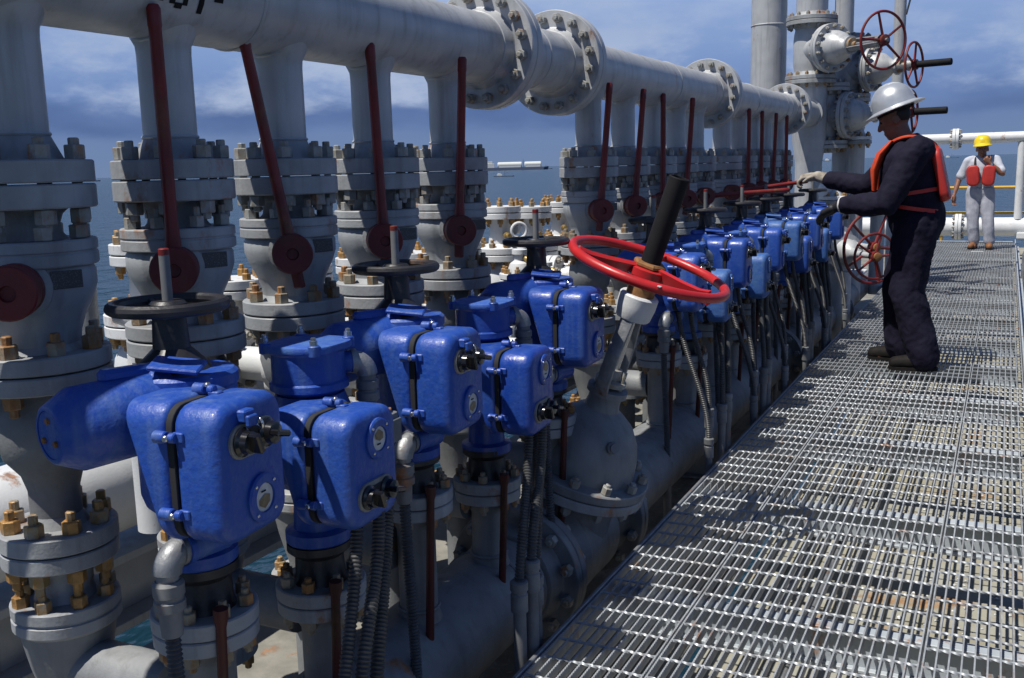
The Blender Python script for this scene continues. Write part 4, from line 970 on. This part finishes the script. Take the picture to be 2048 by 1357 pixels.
# ------------------------------------------------------------------ people
def remesh(b_, name, voxel, smooth=6, fac=.5):
    me = bpy.data.meshes.new(name); me.from_pydata(b_.v, [], b_.f); me.update()
    o = bpy.data.objects.new(name+'_tmp', me); COL.objects.link(o)
    r = o.modifiers.new('r', 'REMESH'); r.mode = 'VOXEL'; r.voxel_size = voxel; r.use_smooth_shade = True
    s_ = o.modifiers.new('s', 'SMOOTH'); s_.factor = fac; s_.iterations = smooth
    dg = bpy.context.evaluated_depsgraph_get(); out = bpy.data.meshes.new_from_object(o.evaluated_get(dg))
    bpy.data.objects.remove(o); bpy.data.meshes.remove(me); out.name = name
    out.polygons.foreach_set('use_smooth', [True]*len(out.polygons)); return out
def fold(me, amp, sc_, seed=0, stretch=(1, 1, 1)):
    """wrinkles in cloth: push vertices along their normals by ridged noise"""
    nr = [v.normal.copy() for v in me.vertices]
    for v, n_ in zip(me.vertices, nr):
        p = Vector((v.co.x*stretch[0], v.co.y*stretch[1], v.co.z*stretch[2]))*sc_+Vector((seed, seed*.7, 0))
        w = 1-abs(mnoise.noise(p))*2.2; w2 = mnoise.noise(p*2.3)
        v.co += n_*(amp*(w*.7+w2*.5))
    me.update()
def limb(b_, pts, rr, n=14):
    """closed tapered tube with round ends through the joints"""
    P = [Vector(p) for p in pts]; path = []; rad = []
    for i in range(len(P)-1):
        k = 6
        for j in range(k):
            t_ = j/k; path.append(P[i].lerp(P[i+1], t_)); rad.append(rr[i]*(1-t_)+rr[i+1]*t_)
    path.append(P[-1]); rad.append(rr[-1])
    b_.tube(path, rad, n); b_.ball(P[0], rr[0], n, 8); b_.ball(P[-1], rr[-1], n, 8)
def torso(b_, secs, n=24):
    """secs: (cx, cy, z, rx, ry)"""
    b_.rings([[(cx+rx*math.cos(2*math.pi*j/n), cy+ry*math.sin(2*math.pi*j/n), z) for j in range(n)] for cx, cy, z, rx, ry in secs])
def hand(b_, wrist, fwd, palm, side, s=1.0, curl=(35, 45, 30), thumb=1, spread=6):
    """palm and five fingers; fwd points to the finger tips, palm is the palm's normal, side points to the thumb"""
    f, p_, w = Vector(fwd).normalized(), Vector(palm).normalized(), Vector(wrist); sd = p_.cross(f).normalized()
    if sd.dot(Vector(side)) < 0: sd = -sd
    limb(b_, [w, w+f*.035*s, w+f*.085*s+sd*.012*s], [.026*s, .030*s, .026*s]); limb(b_, [w+f*.03*s-sd*.018*s, w+f*.085*s-sd*.022*s], [.024*s, .022*s])
    for i, (off, ln, rr) in enumerate(((.032, .078, .0095), (.011, .086, .0098), (-.011, .080, .0094), (-.031, .062, .0085))):
        q = w+f*.092*s+sd*off*s; a = 0; pts = [w+f*.06*s+sd*off*.9*s, q]; d = (f+sd*off*spread*.3).normalized()
        for k, cu in enumerate(curl):
            a += R(cu); dd = d*math.cos(a)+p_*math.sin(a); q = q+dd*ln*s*(.45, .32, .25)[k]; pts.append(q)
        limb(b_, pts, [rr*1.15*s, rr*1.1*s, rr*s, rr*.95*s, rr*.8*s], 10)
    q = w+f*.03*s+sd*.030*s; d1 = (sd*.75+f*.75+p_*.25).normalized(); d2 = (sd*.15+f*.9+p_*.6).normalized()
    limb(b_, [w+f*.018*s+sd*.012*s, q, q+d1*.038*s, q+d1*.038*s+d2*.03*s], [.015*s, .0125*s, .011*s, .009*s], 10)

# ---- worker in navy coverall, in profile, working the lever
W1 = Vector((-.50, 6.90, 0))
p1 = thing('person', 'person in navy coverall, silver brimmed helmet and orange life vest reaching for the red levers', 'person', W1)
def L1(x, y, z): return Vector((x, y, z))-W1
SHL, SHR = L1(-.520, 6.700, 1.385), L1(-.60, 7.09, 1.385)
ELL, WRL = L1(-.670, 6.605, 1.060), L1(-.925, 6.735, 1.055)
ELR, WRR = L1(-.850, 7.160, 1.160), L1(-1.090, 7.175, 1.205)
HPL, HPR = L1(-.505, 6.805, .90), L1(-.515, 7.0, .90)
KNL, KNR = L1(-.535, 6.785, .50), L1(-.60, 7.015, .50)
ANL, ANR = L1(-.430, 6.750, .10), L1(-.595, 7.03, .10)
HC = L1(-.665, 6.90, 1.590)
TS = [(-.505, 6.9, .82, .125, .175), (-.505, 6.9, .92, .165, .190), (-.52, 6.9, 1.0, .170, .188), (-.54, 6.9, 1.08, .178, .190), (-.555, 6.9, 1.18, .182, .202), (-.560, 6.9, 1.28, .178, .215), (-.560, 6.9, 1.36, .160, .212), (-.575, 6.9, 1.42, .105, .150), (-.595, 6.9, 1.455, .065, .075)]
def body1(b_, g):
    torso(b_, [(x-W1.x, 0, z, rx-g, ry-g) for x, y, z, rx, ry in TS])
    limb(b_, [SHL+Vector((.02, .06, .0)), SHL, SHL.lerp(ELL, .5), ELL, ELL.lerp(WRL, .5), WRL], [.090-g, .090-g, .085-g, .074-g, .068-g, .054-g])
    limb(b_, [SHR+Vector((.0, -.06, .0)), SHR, SHR.lerp(ELR, .5), ELR, ELR.lerp(WRR, .5), WRR], [.090-g, .088-g, .083-g, .072-g, .066-g, .053-g])
    for hp_, kn, an in ((HPL, KNL, ANL), (HPR, KNR, ANR)):
        limb(b_, [hp_+Vector((0, 0, .04)), hp_, hp_.lerp(kn, .5), kn, kn.lerp(an, .5), an+Vector((.01, 0, -.01))], [.122-g, .130-g, .120-g, .110-g, .102-g, .094-g])
def headm(b_, c, fwd, tilt):
    """skull, jaw, nose, ears, neck; fwd horizontal unit vector, tilt = bow in radians"""
    f = Vector(fwd); sd = Vector((0, 0, 1)).cross(f); d = (f*math.cos(tilt)-Vector((0, 0, 1))*math.sin(tilt)); u_ = d.cross(sd)*-1
    if u_.z < 0: u_ = -u_
    mt = Matrix(((d.x, sd.x, u_.x, c.x), (d.y, sd.y, u_.y, c.y), (d.z, sd.z, u_.z, c.z), (0, 0, 0, 1)))
    b_.ball((-.005, 0, .022), .1, 20, 12, (.96, .78, 1.0), mt); b_.ball((.022, 0, -.050), .078, 18, 10, (.86, .74, .95), mt)
    b_.ball((.060, 0, -.098), .030, 12, 8, (.9, 1.0, .8), mt)                     # chin
    limb(b_, [mt @ Vector((.082, 0, .018)), mt @ Vector((.108, 0, -.028))], [.010, .0155], 10)  # nose
    for s in (-1, 1):
        b_.ball((.079, .026*s, -.034), .012, 10, 6, (.7, 1.2, .8), mt)
        b_.ball((.080, .030*s, .026), .012, 10, 6, (.8, 1.5, .6), mt)           # brow
        b_.ball((-.005, .078*s, -.015), .030, 12, 8, (.75, .32, 1.1), mt)       # ear
    b_.ball((.086, 0, -.066), .013, 10, 6, (.7, 1.7, .5), mt); b_.ball((.084, 0, -.080), .012, 10, 6, (.7, 1.6, .55), mt)
    return mt
b = MB(); body1(b, .014); hm = headm(b, HC, (-1, 0, 0), R(24))
limb(b, [L1(-.585, 6.9, 1.40), L1(-.625, 6.9, 1.50), HC+Vector((.02, 0, -.03))], [.075, .060, .058])
for an, tx in ((ANL, -.12), (ANR, -.12)): limb(b, [an, an+Vector((.02, 0, -.05)), an+Vector((tx, 0, -.065))], [.045, .042, .035])
bd1 = obj('body', remesh(b, 'body', .0075, 5), 'skin', p1)
b = MB(); body1(b, 0); me = remesh(b, 'coverall', .010, 7); fold(me, .011, 7.5, 3, (1, 1, .55)); fold(me, .004, 19, 9); obj('coverall', me, 'navy_cloth', p1)
b = MB()
cl = [(.072*math.cos(a), .080*math.sin(a)) for a in [2*math.pi*i/20 for i in range(20)]]
b.tube([(L1(-.597, 6.9, 0).x+x, y, 1.462+x*.25) for x, y in cl], .017, 8, closed=True); obj('collar', b.mesh('collar'), 'navy_cloth', p1)
# hair under the helmet, eyes
b = MB(); b.ball((-.030, 0, .012), .1, 18, 10, (.76, .77, .70), hm); obj('hair', b.mesh('hair'), 'hair', p1)
for s in (-1, 1):
    b = MB(); b.ball((.080, .030*s, .008), .0095, 10, 6, (1, 1, 1), hm); obj('eye', b.mesh('eye'), 'hair', p1)
# brimmed helmet
HM = Matrix.Translation(L1(-.672, 6.90, 1.668)) @ Matrix.Rotation(R(-21), 4, 'Y')
b = MB(); b.lathe([(.108, -.030), (.135, -.026), (.165, -.030), (.170, -.027), (.168, -.021), (.138, -.010), (.124, -.004), (.122, .02), (.117, .055), (.104, .090), (.080, .118), (.050, .134), (.018, .140), (.002, .1405)], 44, HM)
for i, (x, y, z) in enumerate(b.v):
    q = HM.inverted() @ Vector((x, y, z))
    if q.z < .0: q.x *= 1.10
    else: q.x *= 1.08
    b.v[i] = tuple(HM @ q)
hl = b.build('helmet', 'helmet_silver', p1, None, 40)
b = MB(); b.tube([HM @ Vector((math.cos(a)*.132, 0, .002+math.sin(a)*.142)) for a in [R(8+16.4*i) for i in range(11)]], .009, 8); b.build('ridge', 'helmet_silver', hl)
b = MB(); b.torus(HM @ Vector((0, 0, -.032)), HM.to_3x3() @ Vector((0, 0, 1)), .108, .010, 36, 8); b.build('headband', 'black_rubber', hl)
b = MB(); b.ball((0, 0, 0), .015, 10, 6, (.4, 1.0, 1.7), Matrix.Translation(L1(-.553, 6.86, 1.665))); b.build('ear_defender_clip', 'dark_red', hl)
# life vest: front pads, back pad, straps
vs_ = MB()
for s in (-1, 1):
    path = [L1(-.665, 6.9+.10*s, 1.452), L1(-.730, 6.9+.105*s, 1.37), L1(-.762, 6.9+.105*s, 1.27), L1(-.762, 6.9+.10*s, 1.14)]
    for (a, c, w0, w1_) in zip(path, path[1:], (.05, .075, .085), (.075, .085, .075)):
        pass
    rg = []
    for q, w_, th in zip(path, (.030, .050, .052, .036), (.012, .028, .030, .016)):
        rg.append([(q.x-th*math.cos(a)*.9, q.y+w_*math.sin(a)*1.0, q.z+(th*.25*math.cos(a))) for a in [2*math.pi*j/16 for j in range(16)]])
    m_ = MB(); m_.rings(rg); m_.build('vest_pad', 'vest_orange', p1)
bp_ = MB(); bp_.slab(.30, .34, .055, .06, .02, 5, Matrix.Translation(L1(-.415, 6.90, 1.225)) @ Matrix(((0, 0, 1, 0), (1, 0, 0, 0), (0, 1, 0, 0), (0, 0, 0, 1))) , 3)
k = Matrix.Rotation(R(-13), 4, 'Y'); cpt = L1(-.385, 6.9, 1.225); bp_.v = [tuple(cpt+k.to_3x3() @ (Vector(q)-cpt)+Vector((.012, 0, .01))) for q in bp_.v]
bp_.build('vest_back_pad', 'vest_red', p1)
for z, g_, dz in ((1.125, .190, .03), (1.035, .186, -.03)):
    b = MB(); pth = [(L1(-.545, 0, 0).x+(g_+.004)*math.cos(a), (.210)*math.sin(a), z+dz*math.cos(a)) for a in [2*math.pi*i/40 for i in range(40)]]
    rg = [[(x, y, zz-.012), (x+.004*math.cos(2*math.pi*i/40), y+.004*math.sin(2*math.pi*i/40), zz-.012), (x+.004*math.cos(2*math.pi*i/40), y+.004*math.sin(2*math.pi*i/40), zz+.012), (x, y, zz+.012)] for i, (x, y, zz) in enumerate(pth)]
    rg.append(rg[0]); b.rings(rg, False, False); b.build('vest_strap', 'vest_red', p1)
for s in (-1, 1):
    b = MB(); b.tube(bez(L1(-.400, 6.9+.09*s, 1.385), L1(-.44, 6.9+.10*s, 1.475), L1(-.58, 6.9+.115*s, 1.50), L1(-.665, 6.9+.10*s, 1.44), 16), .0115, 8); b.build('vest_strap', 'vest_orange', p1)
# gloves
lend = Vector((-1.8, 6.99, HUBZ))+HD*.168+(TD*math.sin(R(84))+Vector((0, 0, 1))*math.cos(R(84)))*.545
b = MB(); wv = WRR+Vector((-.005, 0, 0)); tgt = lend-W1; fd = (tgt+Vector((0, .0, .028))-wv)
wv2 = tgt+Vector((.095, .0, .035))
hand(b, wv2, (-1, -.05, -.10), (0.05, 0, -1), (0, -1, 0), 1.08, (38, 55, 50)); limb(b, [WRR+Vector((.05, 0, 0)), WRR, wv2], [.050, .046, .036])
gR = obj('glove', remesh(b, 'glove', .0045, 3), 'glove_tan', p1); gR['label'] = 'tan work glove gripping the red lever end'
b = MB(); hand(b, WRL+Vector((-.055, .03, -.012)), (-.80, .40, -.42), (-.35, .2, -.9), (0, 1, .3), 1.10, (40, 50, 35)); limb(b, [WRL+Vector((.045, -.02, .012)), WRL, WRL+Vector((-.06, .033, -.015))], [.054, .054, .036])
gL = obj('glove', remesh(b, 'glove', .0045, 3), 'glove_black', p1); gL['label'] = 'black work glove with white cuff band'
dc = (WRL-ELL).normalized()
for o_, w_ in ((.002, .022), (-.042, .010)):
    b = MB(); b.lathe([(.0555, 0), (.0575, .002), (.0575, w_), (.0555, w_+.002)], 26, axm(WRL+dc*o_, dc)); b.build('cuff_band', 'glove_white', gL)
# boots
def boot(parent, an, toe, mt, h=.15, sc_=1.0):
    a = Vector(an); d = Vector(toe); d.z = 0; L = .20*sc_; d = d.normalized()
    b_ = MB(); g0 = Vector((a.x, a.y, 0))
    limb(b_, [a+Vector((0, 0, .06)), a, Vector((a.x, a.y, .055))-d*.01], [.056*sc_, .054*sc_, .052*sc_]); limb(b_, [g0-d*.045+Vector((0, 0, .048)), g0+d*.06*sc_+Vector((0, 0, .052)), g0+d*.15*sc_+Vector((0, 0, .043))], [.047*sc_, .050*sc_, .041*sc_])
    me_ = remesh(b_, 'boot', .007, 4)
    for v in me_.vertices: v.co.z = max(v.co.z, .014)
    o = obj('boot', me_, mt, parent)
    sl_ = MB(); pts = []
    sd = Vector((-d.y, d.x, 0))
    for u, w_ in ((-.095, .0), (-.085, .035), (-.04, .046), (.05, .050), (.13, .048), (.175, .03), (.192, 0)): pts.append((u*sc_, w_*sc_))
    ring = pts+[(u, -w_) for u, w_ in reversed(pts[1:-1])]
    sl_.rings([[tuple(g0+d*u+sd*w_+Vector((0, 0, z))) for u, w_ in ring] for z in (.004, .022)]); sl_.build('sole', 'boot_black', o)
boot(p1, ANL, (-1, -.12, 0), 'boot_black', sc_=1.05); boot(p1, ANR, (-1, .08, 0), 'boot_black', sc_=1.05)

# ---- second worker facing the camera at the far end
W2 = Vector((-.295, 16.05, 0))
p2 = thing('person', 'person in pale work clothes, yellow helmet and red vest, one hand at the mouth', 'person', W2)
def L2(x, y, z): return Vector((x, y, z))-W2
S2R, S2L = L2(-.515, 16.1, 1.265), L2(-.165, 16.1, 1.275)
E2R, R2R = L2(-.635, 16.10, 1.0), L2(-.685, 16.0, .785)
E2L, R2L = L2(-.065, 15.97, 1.075), L2(-.235, 15.93, 1.225)
H2R, H2L = L2(-.430, 16.08, .80), L2(-.255, 16.08, .80)
K2R, K2L = L2(-.425, 16.03, .43), L2(-.225, 16.0, .43)
A2R, A2L = L2(-.395, 16.05, .10), L2(-.190, 16.0, .10)
HC2 = L2(-.345, 16.05, 1.435)
T2 = [(-.343, .76, .165, .105), (-.343, .83, .178, .120), (-.343, .92, .168, .118), (-.343, 1.05, .185, .118), (-.343, 1.18, .200, .120), (-.342, 1.26, .185, .105), (-.342, 1.31, .115, .085), (-.343, 1.34, .06, .06)]
def tors2(b_, g, z0=0, z1=9): torso(b_, [(x-W2.x, .04, z, rx-g, ry-g) for x, z, rx, ry in T2 if z0 <= z <= z1])
def arms2(b_, g, e=1.0):
    limb(b_, [S2R+Vector((.05, 0, 0)), S2R, S2R.lerp(E2R, .55)]+([E2R, E2R.lerp(R2R, .5), R2R] if e > .9 else [S2R.lerp(E2R, .8)]), ([.072-g, .068-g, .058-g]+([.046-g, .042-g, .030-g] if e > .9 else [.064-g])))
    limb(b_, [S2L+Vector((-.05, 0, 0)), S2L, S2L.lerp(E2L, .55)]+([E2L, E2L.lerp(R2L, .5), R2L] if e > .9 else [S2L.lerp(E2L, .8)]), ([.072-g, .068-g, .058-g]+([.046-g, .042-g, .030-g] if e > .9 else [.064-g])))
def legs2(b_, g):
    for h_, k_, a_ in ((H2R, K2R, A2R), (H2L, K2L, A2L)): limb(b_, [h_+Vector((0, 0, .03)), h_, h_.lerp(k_, .5), k_, k_.lerp(a_, .5), a_+Vector((0, 0, .02))], [.098-g, .102-g, .092-g, .080-g, .074-g, .070-g])
b = MB(); tors2(b, .014); arms2(b, .006); legs2(b, .016); hm2 = headm(b, HC2, (0, -1, 0), R(6)); limb(b, [L2(-.343, 16.09, 1.28), HC2+Vector((0, .02, -.03))], [.062, .056])
for a_ in (A2R, A2L): limb(b, [a_, a_+Vector((0, -.02, -.05)), a_+Vector((0, -.10, -.06))], [.045, .042, .035])
hand(b, R2R, (-.05, -.15, -1), (.6, -.5, 0), (0, -1, 0), 1.0, (18, 22, 16)); hand(b, R2L, (-.62, -.05, .75), (.3, .9, .1), (-.3, .3, .8), 1.0, (45, 60, 40))
obj('body', remesh(b, 'body', .0075, 4), 'skin', p2)
b = MB(); tors2(b, 0); arms2(b, 0, .5); me = remesh(b, 'shirt', .010, 6); fold(me, .009, 8, 5, (1, 1, .6)); obj('shirt', me, 'shirt_cloth', p2)
b = MB(); torso(b, [(-.343-W2.x, .04, z, rx, ry) for z, rx, ry in ((.70, .16, .10), (.80, .184, .127), (.88, .178, .128))]); legs2(b, 0); me = remesh(b, 'trousers', .010, 6); fold(me, .012, 7, 8, (1, 1, .5)); obj('trousers', me, 'grey_cloth', p2)
for s in (-1, 1):
    b = MB(); b.slab(.172, .300, .070, .070, .030, 6, Matrix.Translation(L2(-.343+.102*s, 15.925, 1.055)) @ Matrix.Rotation(R(90), 4, 'X') @ Matrix.Rotation(R(-4*s), 4, 'Z') @ Matrix.Translation((0, 0, -.03)), 4); b.build('vest_pad', 'vest_red', p2)
    b = MB(); b.tube(bez(L2(-.343+.085*s, 15.945, 1.17), L2(-.343+.09*s, 15.94, 1.29), L2(-.343+.085*s, 16.06, 1.345), L2(-.343+.06*s, 16.17, 1.30), 14), .013, 8); b.build('vest_strap', 'hair', p2)
HM2 = Matrix.Translation(L2(-.345, 16.05, 1.492)) @ Matrix.Rotation(R(4), 4, 'X') @ Matrix.Rotation(R(-4), 4, 'Y')
b = MB(); b.lathe([(.112, -.014), (.128, -.012), (.128, -.006), (.118, .0), (.116, .03), (.108, .075), (.085, .112), (.05, .134), (.015, .141), (.002, .1415)], 36, HM2)
for i, (x, y, z) in enumerate(b.v):
    q = HM2.inverted() @ Vector((x, y, z)); q.y *= 1.12
    if q.z < .005 and q.y < -.02: q.y -= .045*max(0, (-q.y-.02)/.13)
    b.v[i] = tuple(HM2 @ q)
hl2 = b.build('helmet', 'helmet_yellow', p2, None, 40)
b = MB(); b.ball((-.025, 0, .012), .1, 16, 10, (.85, .82, .80), hm2); obj('hair', b.mesh('hair'), 'hair', p2)
for s in (-1, 1):
    b = MB(); b.ball((.080, .030*s, .008), .0095, 10, 6, (1, 1, 1), hm2); obj('eye', b.mesh('eye'), 'hair', p2)
b = MB(); b.lathe([(.036, -.012), (.040, -.010), (.040, .012), (.036, .014)], 20, axm(R2L.lerp(E2L, .12), R2L-E2L)); b.build('wristwatch', 'steel_screw', p2)
b = MB(); b.box((0, 0, 0), (.09, .004, .016), .001); b.build('belt_buckle', 'steel_screw', p2, L2(-.343, 15.957, .865))
boot(p2, A2R, (-.25, -1, 0), 'boot_tan'); boot(p2, A2L, (.05, -1, 0), 'boot_tan')
